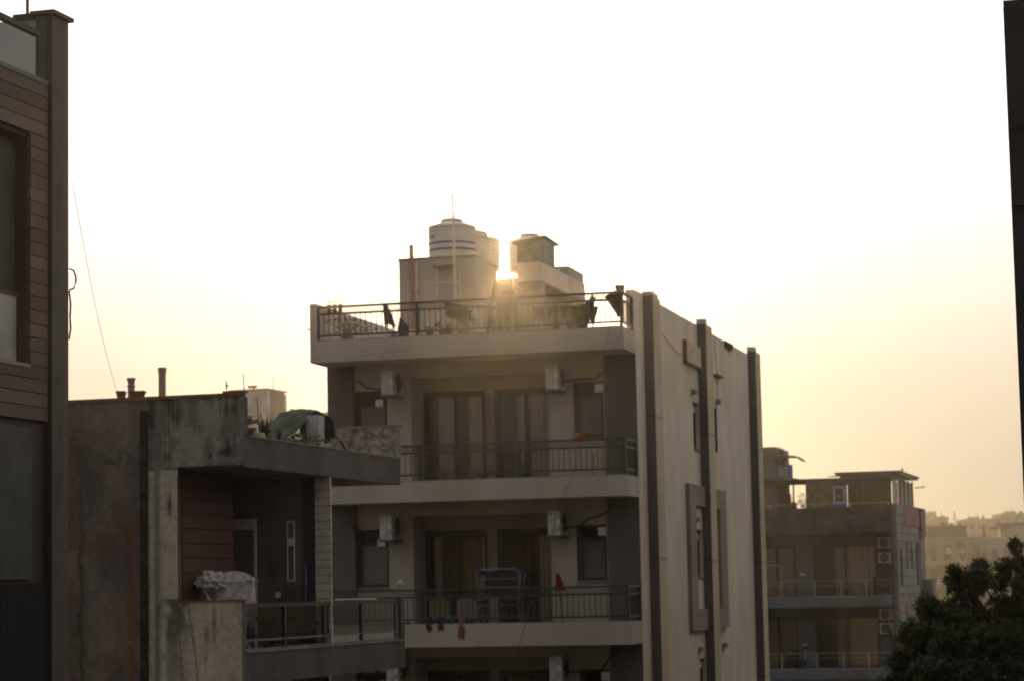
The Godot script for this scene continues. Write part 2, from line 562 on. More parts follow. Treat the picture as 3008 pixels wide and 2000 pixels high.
func main_building() -> void:
	var b := thing("apartment_building", "beige apartment building with railed balconies, grey piers and water tanks on its roof", "building", MAIN)
	oy = EYE
	var slits := []
	for k in 3:
		var y: float = -3.2 * k
		slits.append([8.13, 9.0, 3.48 + y, 4.66 + y])
	var st := mk()
	wall(st, 1, 1.25, 18.0, -EYE, 6.66, -0.2, 0.0, slits)
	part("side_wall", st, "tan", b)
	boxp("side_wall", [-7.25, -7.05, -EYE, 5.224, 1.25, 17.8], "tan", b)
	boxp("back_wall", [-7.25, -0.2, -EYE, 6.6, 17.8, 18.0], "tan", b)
	boxp("roof_parapet", [-7.24, -7.08, 5.704, 6.55, 0.0, 6.3], "beige", b)
	boxp("roof_parapet", [-7.24, -7.08, 5.404, 6.55, 6.3, 17.8], "beige", b)
	for k in 5:
		st = mk()
		bx(st, -7.12, -0.12, BOT[k], BOT[k] + 0.18, 0.12, 1.25)
		bx(st, -7.05, -0.2, BOT[k], BOT[k] + 0.18, 1.25, 17.8)
		part("floor_slab", st, "beige", b)
		st = mk()
		bx(st, -7.24, 0, BOT[k], TOPS[k], 0, 0.12)
		bx(st, -0.12, 0, BOT[k], TOPS[k], 0.12, 1.248)
		bx(st, -7.24, -7.12, BOT[k], TOPS[k], 0.12, 1.2)
		part("fascia", st, "beige", b)
		st = mk()
		bx(st, -7.08, -0.01, TOPS[k], TOPS[k] + 0.02, 0.004, 0.15)
		part("coping", st, "slab", b)
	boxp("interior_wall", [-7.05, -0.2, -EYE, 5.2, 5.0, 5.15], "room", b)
	for k in 4:
		storey(b, k)
	# pillars on the side wall
	var ws := [[2.22, 3.1, 6.62], [9.05, 9.95, 6.68], [17.15, 18.02, 6.74]]
	for i in 3:
		var p := branch_of("pillar", b)
		boxp("shaft", [0.0, 0.22, -EYE, ws[i][2], ws[i][0], ws[i][1]], "yellow_tan", p)
		boxp("grey_face", [-0.02 if i else -0.05, 0.222, -EYE, ws[i][2] + 0.01, ws[i][0] - 0.02, ws[i][0] - 0.003], "dark_grey", p)
		boxp("cap", [-0.02, 0.2, ws[i][2] + 0.01, ws[i][2] + (0.10 if i == 0 else 0.14), ws[i][0] + 0.0, ws[i][0] + (0.75 if i == 0 else 0.3)], "beige", p)
		for k in 3:
			boxp("joint_strip", [-0.01, 0.228, 3.88 - 3.2 * k, 3.9 - 3.2 * k, ws[i][0] - 0.026, ws[i][1] + 0.004], "frame", p)
	# details of the side wall
	st = mk()
	bx(st, 0.0, 0.09, 5.58, 6.09, 7.03, 9.02)
	part("raised_panel", st, "yellow_tan", b)
	st = mk()
	bx(st, 0.0, 0.1, 5.54, 5.58, 6.98, 9.02)
	bx(st, 0.0, 0.1, 5.58, 6.1, 6.98, 7.03)
	part("panel_edge", st, "rust", b)
	st = mk()
	wall(st, 1, 6.86, 12.1, -1.04, 2.56, 0.002, 0.1, [[7.68, 11.14, -0.52, 2.04]])
	part("window_surround", st, "surround", b)
	for k in 3:
		var y: float = -3.2 * k
		var win := branch_of("slit_window", b)
		st = mk()
		wall(st, 1, 8.13, 9.0, 3.48 + y, 4.66 + y, -0.15, -0.1, [[8.2, 8.93, 3.56 + y, 4.6 + y]])
		part("frame", st, "frame", win)
		boxp("pane", [-0.13, -0.12, 3.56 + y, 4.6 + y, 8.2, 8.93], "smoked", win)
		boxp("sticker", [-0.098, -0.094, 4.42 + y, 4.58 + y, 8.6, 8.9], "paper", win)
		boxp("sill", [-0.1, 0.03, 3.44 + y, 3.478 + y, 8.1, 9.03], "slab", win)
		boxp("wall_lamp", [0.0, 0.11, 4.85 + y, 4.95 + y, 7.95, 8.25], "surround", b)
		boxp("wall_lamp", [0.0, 0.11, 4.84 + y, 4.96 + y, 11.45, 11.8], "surround", b)
	tubep("conduit", [v(0.03, 4.72, 11.28), v(0.03, 3.55, 11.3)], 0.03, "rust", b)
	boxp("bracket", [0.0, 0.12, 5.57, 5.61, 11.25, 12.2], "rust", b)
	tubep("cable", [v(0.02, 6.62, 11.5), v(0.02, 5.6, 11.7), v(0.02, 4.96, 11.7)], 0.008, "cord", b, 4)
	tubep("cable", [v(0.02, 5.98, 4.25), v(0.02, 5.82, 5.2), v(0.02, 5.69, 6.4), v(0.1, 5.72, 7.1), v(0.1, 5.99, 8.2)], 0.008, "cord", b, 4)
	for k in 3:
		balcony_railing(b, [6.49, 3.29, 0.10][k], k)

func storey(b: Node3D, k: int) -> void:
	var dy: float = -3.2 * k
	var top: float = BOT[k]
	var low: float = BOT[k + 1] + 0.18
	boxp("grey_pier", [-7.26, -6.64, low, top, 1.2, 1.5], "dark_grey", b)
	boxp("grey_pier", [-0.73, -0.006, low, top, 1.2, 1.246], "dark_grey", b)
	var st := mk()
	wall(st, 0, -6.64, -0.2, low, top, 1.35, 1.5, [[-6.64, -5.87, 3.36 + dy, 4.65 + dy], [-5.29, -2.06, low, 4.965 + dy], [-1.475, -0.785, 3.41 + dy, 4.66 + dy]])
	part("balcony_wall", st, "beige", b)
	st = mk()
	bx(st, -5.44, -5.29, low, top, 1.5, 2.3)
	bx(st, -2.06, -1.91, low, top, 1.5, 2.3)
	bx(st, -5.29, -2.06, 4.965 + dy, top, 1.5, 2.3)
	part("alcove_wall", st, "beige", b)
	st = mk()
	wall(st, 0, -5.29, -2.06, low, 4.965 + dy, 2.15, 2.3, [[-5.235, -3.755, low, 4.64 + dy], [-3.53, -2.07, low, 4.64 + dy]])
	part("door_surround", st, "surround", b)
	for i in 2:
		var u0: float = [-5.235, -3.53][i]
		var u1: float = [-3.755, -2.07][i]
		var um: float = [-4.47, -2.79][i]
		var d := branch_of("sliding_door", b)
		st = mk()
		wall(st, 0, u0, u1, low, 4.64 + dy, 2.13, 2.2, [[u0 + 0.13, um - 0.03, low + 0.08, 4.52 + dy], [um + 0.03, u1 - 0.07, low + 0.08, 4.52 + dy]])
		part("frame", st, "frame", d)
		boxp("pane", [u0 + 0.13, um - 0.03, low + 0.08, 4.52 + dy, 2.16, 2.166], "glass", d)
		boxp("pane", [um + 0.03, u1 - 0.07, low + 0.08, 4.52 + dy, 2.17, 2.176], "glass", d)
	window_at(b, -6.64, -5.87, 3.36 + dy, 4.65 + dy, false)
	window_at(b, -1.475, -0.785, 3.41 + dy, 4.66 + dy, true)
	if k == 1:
		var so := boxp("socket", [-5.67, -5.55, 3.42 + dy, 3.52 + dy, 1.33, 1.349], "paper", b)
		so.name = "power_socket"
		tubep("cable", [v(-5.6, 0.26, 1.33), v(-5.64, 0.12, 1.3), v(-5.68, -0.1, 1.32)], 0.007, "cord", b, 4)

func window_at(b: Node3D, u0: float, u1: float, h0: float, h1: float, right: bool) -> void:
	var w := branch_of("window", b)
	var st := mk()
	var tr := h1 - 0.32
	wall(st, 0, u0, u1, h0, h1, 1.37, 1.44, [[u0 + 0.12, u1 - 0.05, h0 + 0.07, tr - 0.03], [u0 + 0.12, u1 - 0.05, tr + 0.03, h1 - 0.06]])
	part("frame", st, "frame", w)
	boxp("pane", [u0 + 0.12, u1 - 0.05, h0 + 0.07, tr - 0.03, 1.4, 1.406], "glass", w)
	boxp("transom_pane", [u0 + 0.12, u1 - 0.05, tr + 0.03, h1 - 0.06, 1.4, 1.406], "smoked", w)
	boxp("blind", [u0 + 0.12, u1 - 0.05, h0 + 0.07, h1 - 0.06, 1.45, 1.46], "blind", w)
	boxp("sill", [u0 - 0.02, u1 + 0.02, h0 - 0.04, h0 - 0.003, 1.3, 1.37], "slab", w)
	if right:
		boxp("notice", [u1 - 0.2, u1 - 0.01, h1 - 0.25, h1 - 0.06, 1.36, 1.367], "paper", w)
	else:
		boxp("notice", [u1 - 0.28, u1 - 0.1, h1 - 0.36, h1 - 0.2, 1.36, 1.367], "paper", w)

var bar_mesh := {}
var fret_mesh: ArrayMesh
func balcony_railing(b: Node3D, top: float, k: int) -> void:
	var r := branch_of("balcony_railing", b)
	var floor_h: float = TOPS[k] + 0.02
	var u0 := -7.08
	boxp("top_rail", [u0, -0.03, top - 0.045, top, 0.02, 0.08], "rail", r)
	boxp("middle_rail", [u0, -0.03, top - 0.205, top - 0.165, 0.03, 0.07], "rail", r)
	boxp("bottom_rail", [u0, -0.03, top - 0.69, top - 0.65, 0.03, 0.07], "rail", r)
	for u in [u0 + 0.03, -4.72, -2.42, -0.055]:
		boxp("post", [u - 0.028, u + 0.028, floor_h, top - 0.003, 0.024, 0.076], "rail", r)
	var key := "front"
	if not bar_mesh.has(key):
		var st := mk()
		oy = 0
		bx(st, -0.008, 0.008, 0, 0.445, -0.008, 0.008)
		oy = EYE
		bar_mesh[key] = st.commit()
	var u := u0 + 0.15
	while u < -0.1:
		var m := part("bar", bar_mesh[key], "rail", r)
		m.position = Vector3(u, top - 0.65 + EYE, -0.05)
		u += 0.1255
	for z in 8:
		var m := part("bar", bar_mesh[key], "rail", r)
		m.position = Vector3(-0.055, top - 0.65 + EYE, -(0.2 + z * 0.13))
	boxp("top_rail", [-0.085, -0.025, top - 0.045, top, 0.08, 1.2], "rail", r)
	boxp("middle_rail", [-0.075, -0.035, top - 0.205, top - 0.165, 0.08, 1.2], "rail", r)
	boxp("bottom_rail", [-0.075, -0.035, top - 0.69, top - 0.65, 0.08, 1.2], "rail", r)
	boxp("post", [-0.083, -0.027, floor_h, top - 0.003, 1.15, 1.196], "rail", r)
	if fret_mesh == null:
		var st := mk()
		oy = 0
		var x := u0 + 0.08
		while x < -0.15:
			bx(st, x, x + 0.009, 0.0, 0.12, 0.045, 0.055)
			bx(st, x + 0.009, x + 0.056, 0.098, 0.107, 0.045, 0.055)
			bx(st, x + 0.056, x + 0.065, 0.03, 0.107, 0.045, 0.055)
			bx(st, x + 0.028, x + 0.056, 0.03, 0.039, 0.045, 0.055)
			bx(st, x + 0.028, x + 0.037, 0.039, 0.072, 0.045, 0.055)
			bx(st, x + 0.009, x + 0.082, 0.004, 0.013, 0.045, 0.055)
			x += 0.091
		oy = EYE
		fret_mesh = st.commit()
	var f := part("fret_band", fret_mesh, "rail", r)
	f.position.y = top - 0.165 + EYE
	f.set_meta("kind", "stuff")

func main_roof() -> void:
	# the stair cabin with its tanks, and the lower cabin and canopy slab right of the gap the sun shines through
	var c := thing("stair_cabin", "beige cabin on the roof carrying three water tanks, left of the sun", "roof cabin", MAIN)
	boxp("wall", [-7.08, -5.1, 5.404, 8.34, 6.3, 8.4], "beige", c)
	boxp("rear_wall", [-7.08, -5.6, 5.404, 8.34, 8.4, 9.95], "beige", c)
	boxp("roof_edge", [-7.1, -5.08, 8.342, 8.4, 6.28, 8.4], "slab", c)
	boxp("rear_roof_edge", [-7.1, -5.58, 8.342, 8.4, 8.4, 9.97], "slab", c)
	boxp("ledge", [-6.15, -5.62, 8.12, 8.16, 6.1, 6.298], "slab", c)
	var d := thing("stair_hall", "beige stair hall with canopy slab, right of the sun", "roof cabin", MAIN)
	boxp("wall", [-5.595, -3.4, 5.404, 8.16, 9.3, 11.0], "beige", d)
	boxp("parapet", [-4.72, -3.4, 8.162, 8.4, 9.3, 11.0], "beige", d)
	boxp("canopy", [-4.0, -3.38, 7.66, 8.13, 6.28, 9.298], "tan", d)
	boxp("canopy", [-3.398, -3.36, 7.67, 8.13, 9.3, 11.0], "tan", d)
	boxp("canopy_underside", [-3.99, -3.39, 7.6, 7.658, 6.3, 9.297], "slab", d)
	boxp("column", [-3.6, -3.4, 5.404, 7.598, 6.5, 6.7], "beige", d)
	tank("cylindrical white water tank with blue bands, nearest and leftmost on the cabin", -5.86, 8.4, 6.95, 0.6, true)
	tank("white water tank half hidden behind the nearest one with the pole", -5.85, 8.4, 8.15, 0.58, false)
	tank("white water tank farthest back on the cabin, next to the sun", -5.85, 8.4, 9.32, 0.58, false)
	tank("white water tank behind the small metal shed, right of the sun", -4.62, 8.402, 10.05, 0.55, false, 0.98)
	var s := thing("metal_shed", "small grey metal shed with sloping roof, right of the sun on the roof", "shed", MAIN)
	boxp("front", [-4.78, -4.1, 8.402, 9.12, 9.33, 9.36], "sheet", s)
	var st := mk()
	for i in 16:
		bx(st, -4.1, -4.07 if i % 2 else -4.05, 8.402, 9.17, 9.36 + i * 0.075, 9.36 + (i + 1) * 0.075)
	part("corrugated_side", st, "sheet", s)
	st = mk()
	var a := [v(-4.87, 9.1, 9.2), v(-3.98, 9.24, 9.2), v(-3.98, 9.2, 10.7), v(-4.87, 9.06, 10.7)]
	quad(st, a[0], a[1], a[2], a[3], Vector3.UP)
	var e := []
	for p in a:
		e.append(p - Vector3(0, 0.04, 0))
	quad(st, e[0], e[1], e[2], e[3], Vector3.DOWN)
	for i in 4:
		var j := (i + 1) % 4
		quad(st, a[i], a[j], e[j], e[i], (a[i] - (a[0] + a[2]) / 2).normalized())
	part("roof", st, "sheet", s)
	# pipes and poles
	var p := thing("antenna_pole", "thin pale pole rising in front of the nearest water tank", "pole", MAIN)
	tubep("shaft", [v(-5.58, 5.4, 6.2), v(-5.6, 8.6, 6.2), v(-5.62, 9.9, 6.2)], [0.05, 0.035, 0.02], "pipe", p)
	boxp("tip", [-5.65, -5.6, 9.9, 9.95, 6.18, 6.22], "pipe", p)
	p = thing("pipe_rack", "pale water pipes with cross arms on the front of the cabin", "pipe", MAIN)
	tubep("pipe", [v(-6.07, 5.4, 6.22), v(-6.07, 8.1, 6.22)], 0.025, "pipe", p)
	tubep("pipe", [v(-5.5 + 0.02, 5.4, 6.25), v(-5.48, 8.0, 6.25)], 0.025, "pipe", p)
	boxp("cross_arm", [-6.15, -5.44, 7.70, 7.74, 6.12, 6.19], "white_metal", p)
	p = thing("vent_pipe", "stout vent pipe standing at the left end of the cabin", "pipe", MAIN)
	tubep("pipe", [v(-6.72, 5.4, 6.2), v(-6.72, 8.72, 6.2)], 0.055, "pipe_brown", p, 10)
	tubep("pipe", [v(-6.6, 5.4, 6.22), v(-6.6, 8.3, 6.22)], 0.03, "pipe", p, 8)
	boxp("clamp", [-6.82, -6.5, 7.5, 7.53, 6.14, 6.2], "pipe_brown", p)
	p = thing("thin_pole", "thin leaning pole right of the metal shed, tipped with a small crossbar", "pole", MAIN)
	tubep("shaft", [v(-3.62, 8.1, 9.1), v(-3.55, 9.42, 9.1)], 0.018, "pipe", p)
	boxp("crossbar", [-3.6, -3.5, 9.42, 9.44, 9.08, 9.12], "pipe", p)
	p = thing("bent_pipe", "thin bent pipe between the vent pipe and the nearest tank", "pipe", MAIN)
	tubep("pipe", [v(-6.62, 8.38, 6.6), v(-6.62, 8.6, 6.6), v(-6.58, 8.66, 6.6), v(-6.42, 8.66, 6.6)], 0.012, "pipe", p)

func tank(label: String, u: float, h: float, w: float, r: float, bands: bool, tall := 1.0) -> void:
	var t := thing("water_tank", label, "water tank", MAIN, u, h, w, "water tanks on the roof")
	oy = 0
	var st := mk()
	var prof := [Vector2(0, 0), Vector2(r * 0.97, 0)]
	var top := 0.84 * tall
	var n := 9
	for i in n:
		var y0 := top * i / n
		var y1 := top * (i + 1) / n
		prof.append(Vector2(r * 0.965, y0 + 0.004))
		prof.append(Vector2(r, lerpf(y0, y1, 0.25)))
		prof.append(Vector2(r, lerpf(y0, y1, 0.8)))
	prof.append(Vector2(r * 0.97, top))
	prof.append(Vector2(r * 0.62, top + 0.07))
	prof.append(Vector2(r * 0.5, top + 0.09))
	prof.append(Vector2(0, top + 0.09))
	lathe(st, prof, 36)
	part("body", st, "tank", t)
	st = mk()
	lathe(st, [Vector2(r * 0.46, top + 0.09), Vector2(r * 0.46, top + 0.16), Vector2(r * 0.40, top + 0.19), Vector2(0, top + 0.2)], 24)
	part("lid", st, "tank_lid", t)
	if bands:
		for y in [0.215, 0.38]:
			st = mk()
			lathe(st, [Vector2(r + 0.001, y - 0.03), Vector2(r + 0.004, y - 0.026), Vector2(r + 0.004, y + 0.026), Vector2(r + 0.001, y + 0.03)], 36)
			part("band", st, "tank_band", t)
		st = mk()
		for i in 5:
			var a0 := deg_to_rad(222 + i * 3.6)
			var a1 := deg_to_rad(224.6 + i * 3.6)
			var q0 := Vector3(cos(a0), 0, -sin(a0)) * (r + 0.004)
			var q1 := Vector3(cos(a1), 0, -sin(a1)) * (r + 0.004)
			for z in [[0.50, 0.58]]:
				quad(st, q0 + Vector3(0, z[0], 0), q1 + Vector3(0, z[0], 0), q1 + Vector3(0, z[1], 0), q0 + Vector3(0, z[1], 0), (q0 + q1).normalized())
		part("print", st, "red_mark", t)
	oy = EYE

# ---------------------------------------------------------------- the old house on the left
func old_building() -> void:
	var b := thing("old_house", "weathered old house with stained plaster, a corner balcony and a long roof slab", "house", OLD)
	oy = EYE
	var st := mk()
	wall(st, 0, -6.0, 0.0, -EYE, 3.12, 0.0, 0.14, [[-1.07, 0.1, -0.06, 2.045]])
	part("street_wall", st, "old_plaster", b)
	boxp("downpipe_recess", [-1.69, -1.57, -EYE, 2.95, -0.05, -0.004], "stain", b)
	st = mk()
	bx(st, -6.0, 0.015, 3.122, 3.17, -0.03, 0.18)
	bx(st, -0.28, 0.05, 3.172, 3.2, -0.05, 0.2)
	part("coping", st, "rust", b)
	boxp("parapet_side", [-0.12, -0.002, 2.522, 3.12, 0.142, 0.3], "plaster_grey", b)
	# the roof slab with its raised edge
	st = mk()
	bx(st, -6.0, -0.12, 2.02, 2.2, 0.142, 7.5)
	part("roof_slab", st, "plaster_soffit", b)
	st = mk()
	bx(st, -0.12, 0.0, 2.02, 2.5, 0.142, 7.64)
	part("slab_edge", st, "plaster_grey", b)
	boxp("edge_coping", [-0.14, 0.012, 2.502, 2.52, 0.31, 7.5], "slab", b)
	st = mk()
	wall(st, 0, -1.9, 0.03, 2.503, 3.1, 7.5, 7.64, [])
	part("end_parapet", st, "flaked_white", b)
	boxp("end_coping", [-1.92, 0.06, 3.102, 3.13, 7.48, 7.66], "slab", b)
	boxp("roof_post", [-0.3, -0.08, 2.203, 3.06, 3.62, 3.9], "post_white", b)
	# balcony below
	st = mk()
	bx(st, -6.0, -0.12, -1.35, -0.98, 0.142, 7.7)
	part("balcony_floor", st, "plaster_soffit", b)
	boxp("balcony_edge", [-0.12, 0.0, -1.35, -0.862, 0.142, 7.78], "plaster_grey", b)
	boxp("edge_coping", [-0.13, 0.012, -0.86, -0.83, 0.142, 7.78], "slab", b)
	boxp("balcony_post", [-0.1, 0.006, -0.83, -0.06, 7.55, 7.76], "plaster_grey", b)
	boxp("wall_coping", [-1.1, 0.02, -0.058, -0.035, -0.02, 0.16], "rust", b)
	st = mk()
	wall(st, 1, 0.142, 2.2, -0.98, 2.018, -1.3, -1.11, [])
	part("side_wall", st, "wood_dark", b)
	var h := -0.97
	while h < 1.95:
		var top := minf(h + 0.218, 2.01)
		boxp("wood_board", [-1.108, -1.06, h, top, 0.16, 2.2], "wood_dark", b)
		h += 0.23
	st = mk()
	wall(st, 0, -3.0, -0.29, -0.98, 2.018, 3.952, 4.1, [])
	part("back_wall", st, "plaster_wall", b)
	boxp("inner_wall", [-3.2, -3.0, -0.98, 2.018, 2.0, 4.1], "plaster_wall", b)
	boxp("lower_storey_wall", [-6.0, -0.2, -EYE, -1.352, 0.5, 4.0], "plaster_wall", b)
	boxp("rear_wall", [-6.0, -0.9, -EYE, 2.018, 4.102, 6.2], "plaster_wall", b)
	boxp("dark_panel", [-0.50, -0.292, -0.98, 2.018, 3.93, 3.95], "clad_trim", b)
	var pier := branch_of("pier", b)
	boxp("core", [-0.285, -0.03, -0.98, 2.018, 3.999, 4.03], "plaster_wall", pier)
	h = -0.97
	while h < 2.0:
		boxp("board", [-0.29, -0.004, h, minf(h + 0.122, 2.016), 3.955, 3.998], "board_white", pier)
		h += 0.132
	var rl := branch_of("glass_railing", b)
	boxp("top_rail", [-0.08, -0.02, -0.16, -0.1, 0.15, 7.55], "rail", rl)
	boxp("middle_rail", [-0.065, -0.035, -0.69, -0.655, 0.15, 7.55], "sheet", rl)
	boxp("bottom_rail", [-0.07, -0.03, -0.828, -0.795, 0.15, 7.55], "sheet", rl)
	var ws := [0.16, 1.85, 3.65, 5.5, 7.38]
	for i in 5:
		boxp("post", [-0.075, -0.025, -0.828, -0.162, ws[i], ws[i] + 0.07], "rail" if i % 4 else "sheet", rl)
		if i < 4:
			boxp("pane", [-0.055, -0.049, -0.655, -0.165, ws[i] + 0.08, ws[i + 1] - 0.01], "smoked", rl)
	var door := branch_of("door", b)
	# the door stands where the boards end
	st = mk()
	wall(st, 0, -1.83, -1.36, -0.97, 1.34, 0, 0.05, [[-1.8, -1.4, -0.9, 1.16]])
	door.position = place_local(0, 0, 3.9)
	oy = EYE
	part("frame", st, "door_frame", door)
	boxp("leaf_panel", [-1.8, -1.4, -0.9, 1.16, 0.02, 0.03], "blind", door)
	boxp("transom", [-1.8, -1.4, 1.18, 1.32, -0.005, -0.001], "board_white", door)
	var win := branch_of("slit_window", b)
	st = mk()
	wall(st, 0, -0.8, -0.66, 0.25, 1.29, 3.92, 3.949, [[-0.78, -0.68, 0.28, 1.26]])
	part("frame", st, "door_frame", win)
	boxp("pane", [-0.78, -0.68, 0.28, 1.26, 3.935, 3.94], "blind", win)
	boxp("sticker", [-0.785, -0.675, 0.86, 0.99, 3.912, 3.918], "paper", win)
	boxp("power_socket", [-1.02, -0.93, -0.02, 0.08, 3.93, 3.95], "paper", b)

func place_local(u: float, h: float, w: float) -> Vector3:
	return Vector3(u, h, -w)

# ---------------------------------------------------------------- the timber-clad house at the left edge
func clad_building() -> void:
	var b := thing("clad_house", "tall house at the left edge with brown board cladding and a corner column", "house", CLAD)
	oy = EYE
	var back := -12.0
	var col := branch_of("corner_column", b)
	boxp("front_face", [-0.22, 0.0, -EYE, 6.74, 0.0, 0.26], "clad_grey", col)
	boxp("rear_face", [-0.22, -0.004, -EYE, 6.74, 0.262, 0.40], "clad", col)
	boxp("shadow_gap_strip", [-0.07, 0.004, -EYE, 6.74, -0.03, -0.002], "clad_trim", col)  # dark strip painted in for the shadow gap where the boards end
	boxp("cap", [-0.28, 0.03, 6.742, 6.79, -0.03, 0.48], "rust", col)
	for k in 6:
		boxp("joint", [-0.005, 0.003, 6.4 - k * 0.9, 6.405 - k * 0.9, 0.0, 0.26], "clad_trim", col)
	boxp("core_wall", [-3.0, -0.24, -EYE, 6.0, -0.002, 0.4], "clad_grey", b)
	var st := mk()
	wall(st, 1, back, -0.04, -EYE, 5.88, -0.3, -0.08, [[-2.6, -0.49, 2.64, 5.22]])
	part("side_wall", st, "clad_trim", b)
	for i in 26:
		var top := 5.885 - 0.155 * i
		if top < 2.06:
			break
		var lo := top - 0.143
		if lo >= 5.2 or top <= 2.67:
			boxp("cladding_board", [-0.079, -0.03, lo, top, back, -0.06], ["clad", "clad_pale", "clad_deep", "clad"][(i * 7) % 5 % 4], b)
		else:
			boxp("cladding_board", [-0.079, -0.03, lo, top, -0.48, -0.06], ["clad", "clad_pale", "clad_deep", "clad"][(i * 7) % 5 % 4], b)
			boxp("cladding_board", [-0.079, -0.03, lo, top, back, -2.61], ["clad", "clad_pale", "clad_deep", "clad"][(i * 7) % 5 % 4], b)
	var win := branch_of("balcony_window", b)
	boxp("jamb", [-0.5, -0.305, 2.6, 5.25, -0.488, -0.44], "clad_trim", win)
	boxp("lintel", [-0.5, -0.305, 5.222, 5.27, -2.6, -0.49], "clad_trim", win)
	boxp("sill", [-0.5, -0.02, 2.6, 2.64, -2.6, -0.49], "slab", win)
	boxp("dark_pane", [-0.24, -0.22, 3.43, 5.2, -2.6, -0.49], "clad_grey", win)
	boxp("pale_pane", [-0.22, -0.2, 2.66, 3.41, -2.6, -0.49], "box_white", win)
	boxp("rail", [-0.23, -0.18, 3.411, 3.45, -2.6, -0.49], "clad", win)
	boxp("interior_wall", [-3.0, -0.9, -EYE, 5.8, back, -0.04], "clad_dark", b)
	boxp("frosted_panel", [-0.079, -0.05, 0.24, 1.93, -3.4, -0.41], "clad_panel", b)
	st = mk()
	for i in 40:
		bx(st, -0.08, -0.035, -4.5, 0.2, -0.075 - i * 0.05, -0.05 - i * 0.05)
	part("ribbed_panel", st, "clad_dark", b)
	boxp("roof_slab", [-3.0, -0.08, 5.884, 5.93, back, -0.06], "clad_trim", b)
	var rl := branch_of("glass_railing", b)
	boxp("ledge_trim", [-0.1, -0.02, 5.887, 5.94, back, -0.07], "grille", rl)
	boxp("pane", [-0.07, -0.062, 5.942, 6.42, back, -0.3], "glass", rl)
	boxp("top_rail", [-0.1, -0.03, 6.425, 6.49, back, -0.23], "clad_trim", rl)
	boxp("terrace_wall", [-6.0, -1.72, 5.9, 7.52, 3.0, 3.2], "far_grey", b)
	boxp("terrace_coping", [-2.1, -1.7, 7.522, 7.6, 2.98, 3.22], "clad_trim", b)
	boxp("terrace_floor", [-6.0, -1.75, 5.7, 5.88, 0.402, 3.2], "clad_grey", b)
	tubep("antenna", [v(-1.95, 7.6, 3.1), v(-1.96, 8.6, 3.1)], 0.02, "rust", b)
	var lp := thing("cable_loop", "dark looped cable hanging from the corner column of the clad house", "cable", CLAD)
	tubep("loop", [v(0.0, 3.82, 0.42), v(0.05, 3.8, 0.42), v(0.08, 3.73, 0.42), v(0.08, 3.66, 0.42), v(0.055, 3.59, 0.42), v(0.0, 3.57, 0.42)], 0.01, "cord", lp)
	tubep("hanging_end", [v(0.0, 3.56, 0.41), v(0.02, 3.4, 0.41), v(0.012, 3.25, 0.41), v(0.02, 3.12, 0.41), v(0.0, 3.0, 0.41)], 0.01, "cord", lp)
	# the wire to the roof of the old house
	var wr := MeshInstance3D.new()
	var pts := []
	var a := place(CLAD, 0.02, 4.85, 0.45)
	var z := place(OLD, -2.25, 3.32, 0.3)
	for i in 13:
		var t := i / 12.0
		pts.append(a.lerp(z, t) + Vector3.DOWN * 0.22 * sin(PI * t))
	var w := tubep("wire", pts, 0.0035, "wire", self, 4)
	tag(w, "thin wire, glow painted yellow, slanting from the clad house down to the flower pots", "wire")
	wr.free()

func dark_wall() -> void:
	var b := thing("neighbour_wall", "dark wall of a near building filling the right edge", "wall", {"o": Vector3(2.556, 0, -12.0), "a": deg_to_rad(16.1)})
	oy = EYE
	boxp("wall", [0.0, 8.0, -EYE, 2.93, 0.0, 14.0], "wall_black", b)
	boxp("coping", [0.002, 8.0, 2.932, 2.965, -0.01, 14.02], "wall_black", b)
	boxp("parapet_band", [0.002, 8.0, 2.3, 2.93, -0.012, -0.002], "wall_black", b)
	for k in 4:
		boxp("string_course", [0.002, 8.0, 1.9 - 3.1 * k, 1.98 - 3.1 * k, -0.02, -0.002], "wall_black", b)
		var w2 := branch_of("window", b)
		boxp("frame", [2.2, 4.0, 0.2 - 3.1 * k, 1.5 - 3.1 * k, -0.03, -0.002], "frame", w2)
		boxp("pane", [2.28, 3.92, 0.28 - 3.1 * k, 1.42 - 3.1 * k, -0.036, -0.032], "smoked", w2)

	var c := thing("added_shade_house", "unseen dark house added behind the near wall to shade the beige side wall", "house", {"o": Vector3(2.556, 0, -12.0), "a": deg_to_rad(16.1)})  # unseen house added to block low sky from the beige side wall
	boxp("wall", [0.0, 8.0, -EYE, 5.4, 14.1, 62.0], "dark_grey", c)
	boxp("parapet", [0.05, 8.0, 5.402, 6.0, 14.15, 61.9], "dark_grey", c)
	for k in 4:
		for i in 5:
			var w := branch_of("window", c)
			boxp("frame", [-0.03, -0.002, -8.6 + 3.2 * k, -7.0 + 3.2 * k, 17.0 + i * 9.0, 18.6 + i * 9.0], "frame", w)
			boxp("pane", [-0.034, -0.031, -8.5 + 3.2 * k, -7.1 + 3.2 * k, 17.1 + i * 9.0, 18.5 + i * 9.0], "smoked", w)

